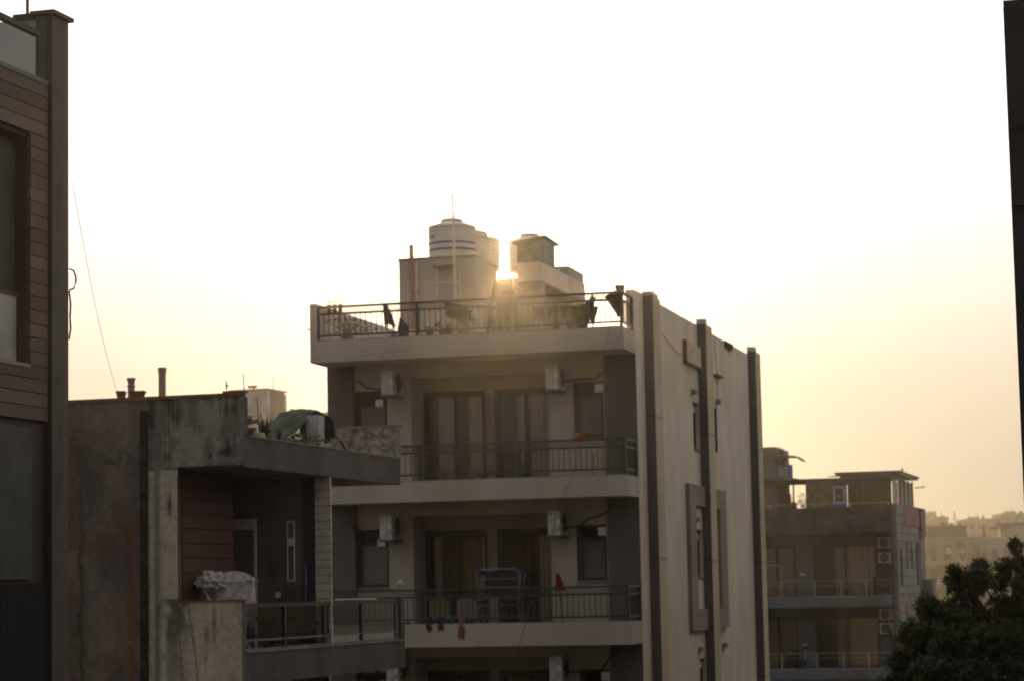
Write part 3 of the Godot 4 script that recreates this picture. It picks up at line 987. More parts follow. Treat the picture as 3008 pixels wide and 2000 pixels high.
# ---------------------------------------------------------------- the grey house on the right
func grey_building() -> void:
	var b := thing("grey_house", "grey painted house with stacked balconies and cane roof rooms, right of the beige building", "house", GREY)
	oy = EYE
	var W0 := 1.6
	for k in 4:
		var dy: float = -3.02 * k
		var lowf: float = -0.9 + dy
		var top: float = 2.195 + dy
		var st := mk()
		wall(st, 0, -9.0, -0.15, lowf, top, W0, W0 + 0.2, [[-6.2, -4.55, -0.46 + dy, 1.7 + dy], [-3.78, -1.05, -0.46 + dy, 1.73 + dy]])
		part("front_wall", st, "gb_grey", b)
		for s in [[-6.2, -4.55], [-3.78, -1.05]]:
			var dr := branch_of("glass_door", b)
			st = mk()
			wall(st, 0, s[0], s[1], -0.46 + dy, 1.72 + dy, W0 + 0.1, W0 + 0.16, [[s[0] + 0.08, (s[0] + s[1]) / 2 - 0.04, -0.4 + dy, 1.64 + dy], [(s[0] + s[1]) / 2 + 0.04, s[1] - 0.08, -0.4 + dy, 1.64 + dy]])
			part("frame", st, "gb_slot", dr)
			boxp("pane", [s[0] + 0.08, (s[0] + s[1]) / 2 - 0.04, -0.4 + dy, 1.64 + dy, W0 + 0.12, W0 + 0.126], "glass", dr)
			boxp("pane", [(s[0] + s[1]) / 2 + 0.04, s[1] - 0.08, -0.4 + dy, 1.64 + dy, W0 + 0.12, W0 + 0.126], "glass", dr)
		boxp("room_floor", [-8.99, -0.27, -0.9 + dy, -0.7 + dy, W0 + 0.21, 4.99], "slab", b)
		if k < 3:
			boxp("balcony_slab", [-9.0, -0.005, -0.9 - 0.003 + dy, -0.48 + dy, 0.0, W0 + 0.2], "gb_grey", b)
			boxp("balcony_edge", [-9.0, -0.3, -0.478 + dy, -0.43 + dy, 0.004, 0.1], "gb_panel", b)
			var rl := branch_of("balcony_railing", b)
			boxp("top_rail", [-9.0, -0.3, 0.195 + dy, 0.213 + dy, 0.03, 0.06], "brass", rl)
			boxp("middle_rail", [-9.0, -0.3, 0.0 + dy, 0.01 + dy, 0.035, 0.055], "brass", rl)
			for u in [-6.6, -5.0, -3.5, -2.4, -1.34]:
				boxp("post", [u - 0.015, u + 0.015, -0.43 + dy, 0.19 + dy, 0.03, 0.06], "brass", rl)
			boxp("end_panel", [-0.32, -0.14, -0.42 + dy, 0.23 + dy, 0.0, 0.06], "gb_cane", rl)
			boxp("plaque", [-4.37, -4.15, 0.46 + dy, 0.55 + dy, W0 - 0.02, W0 - 0.002], "board_white", b)
			for i in 2:
				boxp("grooved_strip", [-1.0, -0.16, -0.2 + 0.22 * i + dy, -0.17 + 0.22 * i + dy, W0 - 0.02, W0 - 0.002], "gb_parapet", b)
	boxp("left_wall", [-9.2, -9.0, -EYE, 2.6, 0.0, 9.8], "gb_grey", b)
	boxp("far_wall", [-9.0, -0.2, -EYE, 2.4, 9.6, 9.8], "gb_grey", b)
	boxp("parapet", [-9.0, -0.2, 2.197, 3.28, -0.02, 0.16], "gb_parapet", b)
	boxp("balcony_soffit", [-9.0, -0.2, 2.197, 2.4, 0.162, W0 + 0.2], "gb_grey", b)
	boxp("roof_slab", [-9.0, -0.2, 2.402, 2.6, 0.162, 9.8], "slab", b)
	boxp("rear_wall", [-9.0, -0.2, -EYE, 2.4, 5.0, 5.2], "far_dark", b)
	boxp("rail", [-9.0, -0.25, 3.43, 3.45, 0.03, 0.06], "brass", b)
	for u in [-7.0, -5.3, -3.4, -1.9, -0.3]:
		boxp("rail_post", [u - 0.02, u + 0.02, 3.28, 3.43, 0.03, 0.06], "brass", b)
	# side wall of grooved panels with slots
	var lines := [3.37, 2.91, 2.535, 2.15, 1.805, 1.42, 1.055, 0.69, 0.31, -0.065, -0.44, -0.805, -1.2, -1.58, -1.95, -2.32, -2.7, -3.08, -3.46, -3.84]
	boxp("side_wall", [-0.26, -0.16, -EYE, 3.2, -0.01, 9.9], "gb_slot", b)
	boxp("corner_strip", [-0.158, 0.0, -EYE, 3.37, -0.02, 0.14], "gb_grey", b)
	for i in lines.size() - 1:
		var mid: float = (lines[i] + lines[i + 1]) / 2
		var cuts := [0.16]
		for s in [[1.0, 1.75, -0.06, 1.57], [3.1, 3.6, 0.8, 1.66], [4.9, 5.4, 0.8, 1.66], [6.7, 7.5, -0.06, 1.66]]:
			for dy in [0.0, -3.02]:
				if mid > s[2] + dy and mid < s[3] + dy:
					cuts.append(s[0])
					cuts.append(s[1])
		cuts.append(8.0)
		for j in range(0, cuts.size(), 2):
			boxp("wall_panel", [-0.158, 0.0, lines[i + 1] + 0.025, lines[i], cuts[j], cuts[j + 1]], "gb_panel", b)
	boxp("pink_panel", [0.0, 0.03, 2.54, 3.42, 2.85, 8.2], "gb_pink", b)
	boxp("pink_panel", [0.0, 0.03, -1.33, -0.87, 2.4, 8.2], "gb_pink", b)
	boxp("pink_bay", [-0.2, 0.12, 2.16, 3.4, 8.3, 10.0], "gb_pink", b)
	boxp("rear_bay", [-0.2, 0.05, -EYE, 2.158, 8.02, 9.9], "gb_panel", b)
	boxp("rear_ledge", [0.052, 0.5, -EYE, 0.2, 8.4, 9.9], "gb_panel", b)
	# rooms on the roof
	var sh := thing("roof_room", "cane and sheet metal room on the roof of the grey house, with a blue door", "roof room", GREY)
	var w1 := 1.2
	boxp("cane_wall", [-3.95, -2.85, 3.0, 4.52, w1, w1 + 0.1], "gb_cane", sh)
	for i in 11:
		boxp("cane_strip", [-3.94 + i * 0.1, -3.86 + i * 0.1, 4.15 if i % 2 else 4.17, 4.51, w1 - 0.03, w1 - 0.003], "far_grey", sh)
	var d := branch_of("blue_door", sh)
	var st := mk()
	wall(st, 0, -2.83, -2.18, 3.0, 4.26, w1 - 0.06, w1, [[-2.74, -2.28, 3.5, 4.18]])
	part("frame", st, "gb_blue", d)
	st = mk()
	wall(st, 0, -2.74, -2.28, 3.5, 4.18, w1 - 0.07, w1 - 0.03, [[-2.7, -2.32, 3.54, 4.14]])
	part("inner_frame", st, "white_metal", d)
	boxp("leaf_panel", [-2.7, -2.32, 3.54, 4.14, w1 - 0.02, w1 - 0.01], "gb_cane_dark", d)
	boxp("bolt", [-2.62, -2.42, 3.77, 3.79, w1 - 0.05, w1 - 0.03], "white_metal", d)
	boxp("transom_wall", [-2.83, -0.3, 4.262, 4.52, w1, w1 + 0.1], "gb_cane_dark", sh)
	boxp("screen", [-2.16, -0.3, 3.0, 4.26, w1 + 0.02, w1 + 0.06], "gb_cane_dark", sh)
	for u in [-2.05, -1.5, -0.95, -0.4]:
		boxp("screen_post", [u - 0.02, u + 0.02, 3.2, 4.3, w1 - 0.03, w1 + 0.018], "gb_cane", sh)
	for h in [3.45, 3.85, 4.3]:
		boxp("screen_rail", [-2.1, -0.3, h, h + 0.02, w1 - 0.05, w1 - 0.032], "gb_cane", sh)
	boxp("curtain_strip", [-0.28, -0.26, 3.4, 4.4, w1 + 0.2, 3.2], "curtain", sh)
	boxp("side_panel", [-0.26, -0.2, 3.2, 4.52, 3.3, 7.8], "far_grey", sh)
	for i in 4:
		boxp("side_post", [-0.19, -0.15, 3.2, 4.6, 3.2 + i * 1.5, 3.35 + i * 1.5], "rust" if i == 3 else "sheet", sh)
	boxp("wall_sheet", [-2.5, -0.3, 4.522, 4.66, w1 + 0.3, w1 + 0.4], "sheet", sh)
	boxp("lower_roof", [-4.3, -0.28, 4.52, 4.56, w1 - 0.25, w1 + 3.0], "sheet", sh)
	boxp("upper_roof", [-2.7, 0.1, 4.74, 4.80, w1 - 0.1, 8.3], "rust", sh)
	boxp("upper_roof_edge", [-2.65, 0.05, 4.66, 4.737, w1, 8.2], "sheet", sh)
	boxp("roof_stub", [-2.95, -2.6, 4.63, 4.655, w1 - 0.05, w1 + 0.3], "rust", sh)
	tubep("bracket", [v(-0.1, 4.3, 8.0), v(0.35, 4.36, 8.0), v(0.3, 4.3, 8.0)], 0.025, "rust", sh)
	tubep("stub_pipe", [v(0.1, 4.8, 2.0), v(0.1, 4.92, 2.0)], 0.05, "pipe", sh)
	var tw := thing("roof_tower", "small grey stair tower on the grey house with awning and a blue lined box", "roof room", GREY)
	boxp("wall", [-6.2, -5.2, 2.6, 6.0, 1.4, 3.4], "gb_grey", tw)
	boxp("wall_corner", [-5.198, -5.0, 2.6, 5.9, 1.9, 3.4], "gb_parapet", tw)
	st = mk()
	var aw := [v(-5.4, 5.62, 1.1), v(-4.35, 5.58, 1.1), v(-4.1, 5.38, 1.1), v(-4.1, 5.38, 2.6), v(-4.35, 5.58, 2.6), v(-5.4, 5.62, 2.6)]
	for t in [0.0, -0.04]:
		var off := Vector3(0, t, 0)
		quad(st, aw[0] + off, aw[1] + off, aw[4] + off, aw[5] + off, Vector3.UP if t == 0 else Vector3.DOWN)
		quad(st, aw[1] + off, aw[2] + off, aw[3] + off, aw[4] + off, Vector3.UP if t == 0 else Vector3.DOWN)
	quad(st, aw[0], aw[1], aw[1] - Vector3(0, 0.04, 0), aw[0] - Vector3(0, 0.04, 0), Vector3(0, 0, 1))
	quad(st, aw[1], aw[2], aw[2] - Vector3(0, 0.04, 0), aw[1] - Vector3(0, 0.04, 0), Vector3(0, 0, 1))
	part("awning", st, "rust", tw)
	boxp("awning_beam", [-5.35, -4.85, 5.4, 5.56, 1.2, 1.4], "gb_slot", tw)
	st = mk()
	wall(st, 0, -5.2, -4.58, 4.64, 5.2, 1.2, 1.3, [[-5.12, -4.7, 4.72, 5.14]])
	bx(st, -4.68, -4.58, 4.64, 5.2, 1.3, 1.8)
	part("blue_box", st, "gb_blue", tw)
	boxp("box_back", [-5.12, -4.7, 4.72, 5.14, 1.31, 1.33], "far_grey", tw)
	for i in 4:
		boxp("box_bar", [-5.08 + i * 0.11, -5.05 + i * 0.11, 4.72, 5.14, 1.25, 1.28], "white_metal", tw)
	boxp("deck", [-6.2, -4.3, 4.52, 4.6, 0.9, 3.4], "gb_slot", tw)
	boxp("deck_beam", [-6.2, -3.96, 4.33, 4.518, 1.25, 1.38], "gb_slot", tw)
	boxp("deck_post", [-4.52, -4.46, 2.6, 4.33, 1.26, 1.36], "gb_slot", tw)
	boxp("low_wall", [-6.2, -4.55, 2.6, 3.62, 2.4, 2.5], "far_grey", tw)
	boxp("crate", [-5.0, -4.8, 3.62, 4.0, 2.3, 2.5], "gb_slot", tw)

# ---------------------------------------------------------------- houses farther off
func block(b: Node3D, called: String, x0: float, x1: float, h0: float, h1: float, d0: float, d1: float, m: String) -> void:
	boxp(called, [x0, x1, h0, h1, d0, d1], m, b)

func background() -> void:
	oy = EYE
	# white stair house behind the old house
	var fr := {"o": Vector3(-8.8, 0, -85), "a": deg_to_rad(20)}
	var b := thing("white_stair_house", "white stair house standing on a roof behind the old house", "house", fr)
	boxp("front_wall", [-1.5, 0.0, -EYE, 7.36, 0, 0.2], "box_white", b)
	boxp("side_wall", [-0.2, 0.002, -EYE, 7.34, 0.202, 1.4], "surround", b)
	boxp("rear_wall", [-1.5, 0.0, -EYE, 7.3, 1.402, 1.6], "box_white", b)
	boxp("left_wall", [-1.5, -1.3, -EYE, 7.3, 0.202, 1.4], "box_white", b)
	boxp("roof_slab", [-1.52, 0.02, 7.362, 7.42, -0.03, 1.62], "slab", b)
	boxp("antenna_mount", [-0.75, -0.71, 7.42, 7.5, 0.4, 0.44], "rust", b)
	boxp("lamp_head", [-0.95, -0.62, 7.5, 7.58, 0.38, 0.46], "rust", b)
	tubep("antenna", [v(0.0, 7.4, 0.5), v(0.0, 7.85, 0.5)], 0.012, "cord", b, 4)
	b = thing("low_white_house", "distant low white house between the white stair house and the beige building", "house", {"o": Vector3(-12.6, 0, -130), "a": deg_to_rad(16)})
	boxp("wall", [-2.0, 4.0, -EYE, 9.86, 0, 6], "box_white", b)
	boxp("roof_edge", [-2.05, 4.05, 9.862, 9.92, -0.05, 6.05], "far_grey", b)
	boxp("string_course", [-2.0, 4.0, 9.62, 9.66, -0.03, -0.003], "far_grey", b)
	boxp("tank", [0.35, 1.0, 9.922, 10.03, 1, 2], "rust", b)
	boxp("pole", [0.08, 0.14, 9.922, 10.2, 1, 1.06], "rust", b)
	boxp("pole_head", [0.0, 0.24, 10.2, 10.26, 1, 1.06], "rust", b)
	# cream block down the street, 380 m away, measured as if at 320 m
	far_scale = 1.1875
	fr = {"o": Vector3(64.1, 0, -380), "a": deg_to_rad(8)}
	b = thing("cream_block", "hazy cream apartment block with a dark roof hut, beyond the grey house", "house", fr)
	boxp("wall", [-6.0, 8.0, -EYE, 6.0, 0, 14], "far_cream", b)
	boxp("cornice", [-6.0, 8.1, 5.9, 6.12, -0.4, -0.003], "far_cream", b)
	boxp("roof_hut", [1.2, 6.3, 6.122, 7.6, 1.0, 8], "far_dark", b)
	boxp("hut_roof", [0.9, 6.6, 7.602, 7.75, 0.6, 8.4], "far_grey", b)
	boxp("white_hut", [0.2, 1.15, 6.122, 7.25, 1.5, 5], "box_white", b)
	for k in 3:
		var dy: float = -3.1 * k
		boxp("balcony_band", [-6.0, 9.4, 2.4 + dy, 3.0 + dy, -1.2, -0.003], "far_cream", b)
		for i in 7:
			var u := -4.6 + i * 1.95
			var w := branch_of("window", b)
			boxp("surround", [u - 0.08, u + 0.98, 3.3 + dy, 5.1 + dy, -0.1, -0.003], "far_grey" if (i + k) % 3 else "box_white", w)
			boxp("pane", [u, u + 0.9, 3.4 + dy, 5.0 + dy, -0.14, -0.103], "far_window", w)
	for u in [3.3, 5.0]:
		boxp("wall_sign", [u, u + 0.8, 3.9, 4.7, -1.35, -1.21], "box_white", b)
	var stuff := ["far_dark", "box_white", "rust", "gb_blue", "far_grey", "gb_pink"]
	for i in 16:
		var u := -2.0 + i * 0.62 + rng.randf_range(-0.2, 0.2)
		var hh := rng.randf_range(0.3, 0.9)
		boxp("balcony_crate" if i % 3 else "washing", [u, u + rng.randf_range(0.25, 0.5), 3.005 - 3.1 * (i % 2), 3.005 + hh - 3.1 * (i % 2), -1.0 + 0.02 * i, -0.5 + 0.02 * i], stuff[i % 6], b)
	for i in 7:
		var u := -1.2 + i * 1.25 + rng.randf_range(-0.3, 0.3)
		boxp("roof_box", [u, u + rng.randf_range(0.3, 0.8), 7.76 if u > 1.0 and u < 5.8 else 6.13, (7.76 if u > 1.0 and u < 5.8 else 6.13) + rng.randf_range(0.15, 0.5), 1.2, 1.9], stuff[(i * 2) % 6], b)
		tubep("roof_pole", [v(u + 0.1, 6.1, 0.8), v(u + 0.1, 6.1 + rng.randf_range(1.2, 2.4), 0.8)], 0.03, "rust", b, 4)
	for i in 5:
		boxp("awning", [-1.0 + i * 1.9, 0.2 + i * 1.9, 5.15, 5.22, -0.9, -0.003], "far_dark" if i % 2 else "rust", b)
	tubep("mast", [v(4.9, 7.75, 4), v(4.9, 9.6, 4)], 0.07, "rust", b, 5)
	tubep("mast_stay", [v(4.0, 7.75, 4), v(4.9, 9.0, 4)], 0.03, "rust", b, 4)
	tubep("mast_stay", [v(5.9, 7.75, 4), v(4.9, 9.0, 4)], 0.03, "rust", b, 4)
	boxp("hut_rail", [3.4, 6.4, 7.95, 8.0, 0.8, 0.9], "rust", b)
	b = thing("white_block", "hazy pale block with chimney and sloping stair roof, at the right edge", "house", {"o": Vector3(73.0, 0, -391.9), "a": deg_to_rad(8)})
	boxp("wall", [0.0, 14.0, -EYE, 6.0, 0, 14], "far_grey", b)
	boxp("parapet", [0.0, 14.0, 6.002, 6.15, -0.1, 14], "box_white", b)
	var st := mk()
	quad(st, v(0.0, 6.0, -0.2), v(3.6, 3.9, -0.2), v(3.6, 3.9, -3.0), v(0.0, 6.0, -3.0), Vector3.UP)
	quad(st, v(0.0, 5.8, -0.2), v(3.6, 3.7, -0.2), v(3.6, 3.7, -3.0), v(0.0, 5.8, -3.0), Vector3.DOWN)
	quad(st, v(0.0, 6.0, -3.0), v(3.6, 3.9, -3.0), v(3.6, 3.7, -3.0), v(0.0, 5.8, -3.0), Vector3(0, 0, 1))
	quad(st, v(3.6, 3.9, -0.2), v(3.6, 3.9, -3.0), v(3.6, 3.7, -3.0), v(3.6, 3.7, -0.2), Vector3(1, 0, 0))
	part("sloping_roof", st, "box_white", b)
	boxp("chimney", [2.9, 3.35, 6.152, 8.0, 1, 1.5], "rust", b)
	st = mk()
	lathe(st, [Vector2(0.75, 6.15), Vector2(0.7, 6.45), Vector2(0.4, 6.7), Vector2(0, 6.78)], 14, Vector3(4.6, 2.5, -2) * Vector3(far_scale, 1, far_scale))
	part("dome", st, "rust", b)
	boxp("roof_hut", [5.4, 12.0, 6.152, 7.9, 2, 7], "far_grey", b)
	boxp("hut_roof", [4.9, 12.4, 7.902, 8.15, 1.5, 7.5], "far_dark", b)
	for i in 6:
		var u := 0.6 + i * 1.1
		tubep("roof_pole", [v(u, 6.1, 0.2), v(u, 6.1 + rng.randf_range(0.5, 1.6), 0.2)], 0.03, "rust", b, 4)
	tubep("roof_rail", [v(0.0, 6.5, 0.2), v(5.2, 6.5, 0.2)], 0.03, "rust", b, 4)
	for i in 5:
		boxp("window", [0.8 + i * 1.6, 1.7 + i * 1.6, 3.0, 4.6, -0.06, -0.003], "far_window", b)
	# skyline lost in the haze, 600 m away, measured as if at 700 m
	far_scale = 0.857
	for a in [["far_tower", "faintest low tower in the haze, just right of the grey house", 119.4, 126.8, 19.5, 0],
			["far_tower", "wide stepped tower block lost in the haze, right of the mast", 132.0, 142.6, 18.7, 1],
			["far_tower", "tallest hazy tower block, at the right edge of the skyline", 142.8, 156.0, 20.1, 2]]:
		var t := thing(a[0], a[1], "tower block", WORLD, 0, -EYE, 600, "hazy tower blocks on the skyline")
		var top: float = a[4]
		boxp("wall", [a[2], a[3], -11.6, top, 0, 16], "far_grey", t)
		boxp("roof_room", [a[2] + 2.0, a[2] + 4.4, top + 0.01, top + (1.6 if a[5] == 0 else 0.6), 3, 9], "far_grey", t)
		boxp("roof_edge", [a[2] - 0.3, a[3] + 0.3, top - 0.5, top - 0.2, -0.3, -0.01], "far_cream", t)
		for i in 3:
			var q: float = a[2] + 0.6 + i * 2.2 + rng.randf_range(0, 0.8)
			boxp("roof_tank", [q, q + rng.randf_range(0.5, 1.1), top + 0.01, top + rng.randf_range(0.3, 0.8), 1, 2], "far_dark", t)
			tubep("roof_pole", [v(q + 0.3, top, 2.4), v(q + 0.3, top + rng.randf_range(1.0, 2.0), 2.4)], 0.06, "far_dark", t, 4)
		for k in 4:
			for i in 4:
				var u: float = a[2] + 1.0 + i * 2.4
				if u + 1.2 < a[3]:
					boxp("window", [u, u + 1.2, top - 3.2 - 3.2 * k, top - 1.6 - 3.2 * k, -0.1, -0.02], "far_window", t)
	far_scale = 1.0

# ---------------------------------------------------------------- the tree
func tree() -> void:
	var base := Vector3(10.4, 0, -46.2)
	var t := Node3D.new()
	t.name = "leafy_tree"
	add_child(t)
	t.position = base
	tag(t, "dark leafy tree in the lower right corner before the grey house", "tree")
	oy = 0
	tubep("trunk", [Vector3(0, 0, 0), Vector3(0.1, 3, 0), Vector3(-0.1, 5.5, 0.1), Vector3(0.0, 7.5, 0)], [0.28, 0.23, 0.18, 0.1], "bark", t, 10)
	var clumps := []
	# [x, height above eye, depth, radius x, radius y, count]
	for c in [[7.75, -0.47, 45.3, 0.1936, 0.204, 110], [8.15, -0.55, 45.6, 0.2992, 0.2125, 150], [8.3, 0, 45.2, 0.176, 0.187, 90], [8.22, 0.22, 45, 0.088, 0.102, 26], [8.72, 0.09, 45.2, 0.2288, 0.204, 130], [8.78, 0.31, 45.3, 0.1056, 0.085, 30],
			[8.55, -0.27, 45.5, 0.1936, 0.204, 110], [8.45, -0.65, 45.4, 0.396, 0.255, 200], [9.25, 0.25, 45.4, 0.1408, 0.17, 66], [9.2, -0.03, 45.7, 0.1232, 0.136, 50], [9.55, -0.1, 45.2, 0.1936, 0.255, 110], [9.6, 0.3, 45.6, 0.1232, 0.17, 50], [9.58, 0.67, 45.9, 0.088, 0.119, 28],
			[9.3, -0.5, 45.4, 0.396, 0.238, 190], [7.5, -1, 45.4, 0.3168, 0.255, 170], [7.25, -1.45, 45.3, 0.264, 0.221, 130], [7.15, -1.9, 45.2, 0.2992, 0.289, 150], [7.95, -1, 45, 0.396, 0.306, 240], [8.5, -1.1, 44.8, 0.484, 0.34, 300], [9.3, -1.05, 44.9, 0.484, 0.3825, 300], [7.8, -1.65, 44.7, 0.484, 0.3825, 300], [8.5, -1.8, 44.5, 0.528, 0.425, 330], [9.4, -1.75, 44.5, 0.528, 0.425, 330],
			[10.4, -0.2, 45.6, 0.6, 0.6, 280], [10.3, -1.2, 44.9, 0.7, 0.7, 330], [11.4, -0.8, 46, 0.9, 0.9, 300], [10.2, -2.2, 45, 1.2, 0.9, 420], [8, -2.65, 45.2, 0.968, 0.68, 360], [11.5, -2.2, 46.5, 0.9, 1, 240], [9.4, -1.35, 46.4, 1.232, 0.765, 420], [8.2, -1.35, 46.2, 0.792, 0.595, 300], [11, 0.6, 46.2, 0.5, 0.5, 130]]:
		clumps.append(c)
	# one leafy twig end: a rosette of pointed leaves
	var st := mk()
	for i in 9:
		var a := TAU * i / 9.0 + 0.2 * sin(i * 5.0)
		var el := [0.15, 0.6, 1.0][i % 3] as float
		var dir := Vector3(cos(a) * cos(el), sin(el), sin(a) * cos(el))
		leaf_shape(st, Vector3.ZERO, dir, 0.125 + 0.03 * sin(i * 3.0), 0.018)
	var leaf_mesh := st.commit()
	var lump := noise(1.0, 2, FastNoiseLite.TYPE_SIMPLEX_SMOOTH, 31)
	var xf := []
	var cols := []
	for c in clumps:
		var centre := Vector3(c[0], c[1] + EYE, -c[2]) - base
		var limb_from := Vector3(0, clampf(centre.y - 2.4, 3.5, 7.4), 0)
		tubep("branch", [limb_from, limb_from.lerp(centre, 0.5) + Vector3.UP * 0.15, centre], [0.06, 0.035, 0.012], "bark", t, 5)
		for i in int(c[5] * 1.15):
			var q := Vector3(rng.randfn(), rng.randfn(), rng.randfn())
			q = q.normalized() * pow(rng.randf(), 0.42) * (1.0 if rng.randf() > 0.2 else rng.randf_range(1.0, 1.45)) * (1.0 + 0.55 * lump.get_noise_3d(q.x * 1.7 + c[0] * 9.0, q.y * 1.7, q.z * 1.7))
			var p := centre + Vector3(q.x * c[3], q.y * c[4], q.z * c[3])
			var up := (q * 1.2 + Vector3(rng.randf_range(-0.6, 0.6), 0.7, rng.randf_range(-0.6, 0.6))).normalized()
			var bs := Basis(Quaternion(Vector3.UP, up)) * Basis(Vector3.UP, rng.randf() * TAU)
			xf.append(Transform3D(bs.scaled(Vector3.ONE * rng.randf_range(0.6, 1.25)), p))
			var g := rng.randf_range(0.6, 1.35)
			cols.append(Color(0.05 * g, 0.058 * g, 0.02 * g) if rng.randf() > 0.12 else Color(0.085, 0.066, 0.026))
	var mm := MultiMesh.new()
	mm.transform_format = MultiMesh.TRANSFORM_3D
	mm.use_colors = true
	mm.mesh = leaf_mesh
	mm.instance_count = xf.size()
	for i in xf.size():
		mm.set_instance_transform(i, xf[i])
		mm.set_instance_color(i, cols[i])
	var mi := MultiMeshInstance3D.new()
	mi.name = "crown"
	mi.multimesh = mm
	mi.material_override = M["foliage"]
	mi.set_meta("kind", "stuff")
	t.add_child(mi)
	oy = EYE

func leaf_shape(st: SurfaceTool, base: Vector3, dir: Vector3, length: float, width: float) -> void:
	var side := dir.cross(Vector3.UP)
	side = side.normalized() if side.length() > 0.05 else Vector3.RIGHT
	var nn := side.cross(dir).normalized()
	var a := base
	var m := base + dir * length * 0.5 - nn * 0.006
	var tip := base + dir * length - nn * 0.02
	for s in [-1.0, 1.0]:
		var e: Vector3 = base + dir * length * 0.48 + side * width * s + nn * 0.006
		var n2: Vector3 = (nn + side * s * 0.3).normalized()
		st.set_color(Color.WHITE)
		tri(st, a, m, e, n2, n2, n2)
		tri(st, m, tip, e, n2, n2, n2)

# ---------------------------------------------------------------- things on the balconies of the beige building
var ac_proto: Node3D
func air_conditioner(label: String, u: float, h: float, w: float, hose: Array) -> void:
	var t: Node3D
	if ac_proto == null:
		t = thing("air_conditioner", label, "air conditioner", MAIN, u, h, w, "air conditioners on the balcony walls")
		ac_proto = t
		oy = 0
		boxp("casing", [-0.14, 0.14, 0.0, 0.54, 0.0, 0.68], "white_metal", t)
		var st := mk()
		var prev := []
		for k in 25:
			var a := TAU * k / 24
			var now := [Vector3(0.142, 0.27 + 0.2 * sin(a), -0.4 - 0.2 * cos(a)), Vector3(0.15, 0.27 + 0.23 * sin(a), -0.4 - 0.23 * cos(a))]
			if k:
				quad(st, prev[0], now[0], now[1], prev[1], Vector3(1, 0, 0))
				tri(st, Vector3(0.143, 0.27, -0.4), prev[0], now[0], Vector3(1, 0, 0), Vector3(1, 0, 0), Vector3(1, 0, 0))
			prev = now
		part("fan_grille", st, "grille", t)
		boxp("brand_plate", [-0.09, -0.04, 0.46, 0.49, -0.004, -0.001], "red_mark", t)
		boxp("sticker", [0.04, 0.13, 0.24, 0.34, -0.004, -0.001], "paper", t)
		boxp("seam", [0.02, 0.026, 0.0, 0.54, -0.003, -0.001], "grille", t)
		boxp("valve_cover", [-0.12, -0.02, 0.02, 0.12, -0.02, -0.001], "white_metal", t)
		tubep("valve_pipe", [Vector3(0.0, 0.1, 0.03), Vector3(0.08, 0.16, 0.05), Vector3(0.16, 0.2, 0.04), Vector3(0.22, 0.2, 0.0)], 0.013, "steel", t)
		boxp("bracket", [-0.17, 0.17, -0.05, -0.004, -0.02, 0.72], "grille", t)
	else:
		t = ac_proto.duplicate()
		t.name = numbered("air_conditioner", self)
		add_child(t, true)
		t.position = place(MAIN, u, h, w)
		tag(t, label, "air conditioner", "air conditioners on the balcony walls")
		var old := t.get_node_or_null("hose")
		if old:
			t.remove_child(old)
			old.free()
	oy = 0
	var st2 := mk()
	var pts := []
	for p in hose:
		pts.append(Vector3(p[0] - u, p[1] - h, -(p[2] - w)))
	tube(st2, pts, 0.022, 6)
	var m := MeshInstance3D.new()
	m.name = "hose"
	m.mesh = st2.commit()
	m.material_override = M["cord"]
	t.add_child(m)
	oy = EYE

func curtain(label: String, u0: float, u1: float, h0: float, h1: float, w: float, m := "curtain") -> void:
	oy = 0
	var t := thing("curtain", label, "curtain", MAIN, (u0 + u1) / 2, h0, w, "curtains behind the balcony doors")
	var hw := (u1 - u0) / 2
	var st := mk()
	sheet(st, Vector3(-hw, h1 - h0, 0), Vector3(hw, h1 - h0, 0), Vector3(-hw, 0, 0), Vector3(hw, 0, 0), 0.035, maxf(3.0, (u1 - u0) * 9.0), 0, 0, int(u0 * 10))
	part("cloth", st, m, t)
	oy = EYE

func pot(t: Node3D, x: float, z: float, r: float, h: float, m := "terracotta") -> void:
	var st := mk()
	lathe(st, [Vector2(0, 0), Vector2(r * 0.7, 0), Vector2(r * 0.95, h * 0.85), Vector2(r * 1.06, h * 0.86), Vector2(r * 1.06, h), Vector2(r * 0.9, h), Vector2(r * 0.88, h * 0.9)], 18, Vector3(x, 0, z))
	part("pot", st, m, t)
	st = mk()
	lathe(st, [Vector2(r * 0.9, h * 0.9), Vector2(0, h * 0.92)], 14, Vector3(x, 0, z))
	part("soil", st, "soil", t)

# a pot plant of long blades; n leaves
func blade_plant(called: String, label: String, fr: Dictionary, u: float, h: float, w: float, r: float, ph: float, n: int, length: float, wid: float, pot_m := "terracotta", group := "", lean := 0.5) -> Node3D:
	var t := thing(called, label, "plant", fr, u, h, w, group)
	oy = 0
	if ph > 0:
		pot(t, 0, 0, r, ph, pot_m)
	for i in n:
		var a := rng.randf() * TAU
		var el := rng.randf_range(0.35, 1.45)
		var d := Vector3(cos(a) * cos(el), sin(el), sin(a) * cos(el))
		var st := mk()
		blade(st, Vector3(cos(a) * r * 0.3, ph * 0.95, sin(a) * r * 0.3), d, length * rng.randf_range(0.6, 1.05), wid, length * lean * rng.randf_range(0.2, 0.9) * cos(el))
		part("leaf", st, "leaf", t)
	oy = EYE
	return t

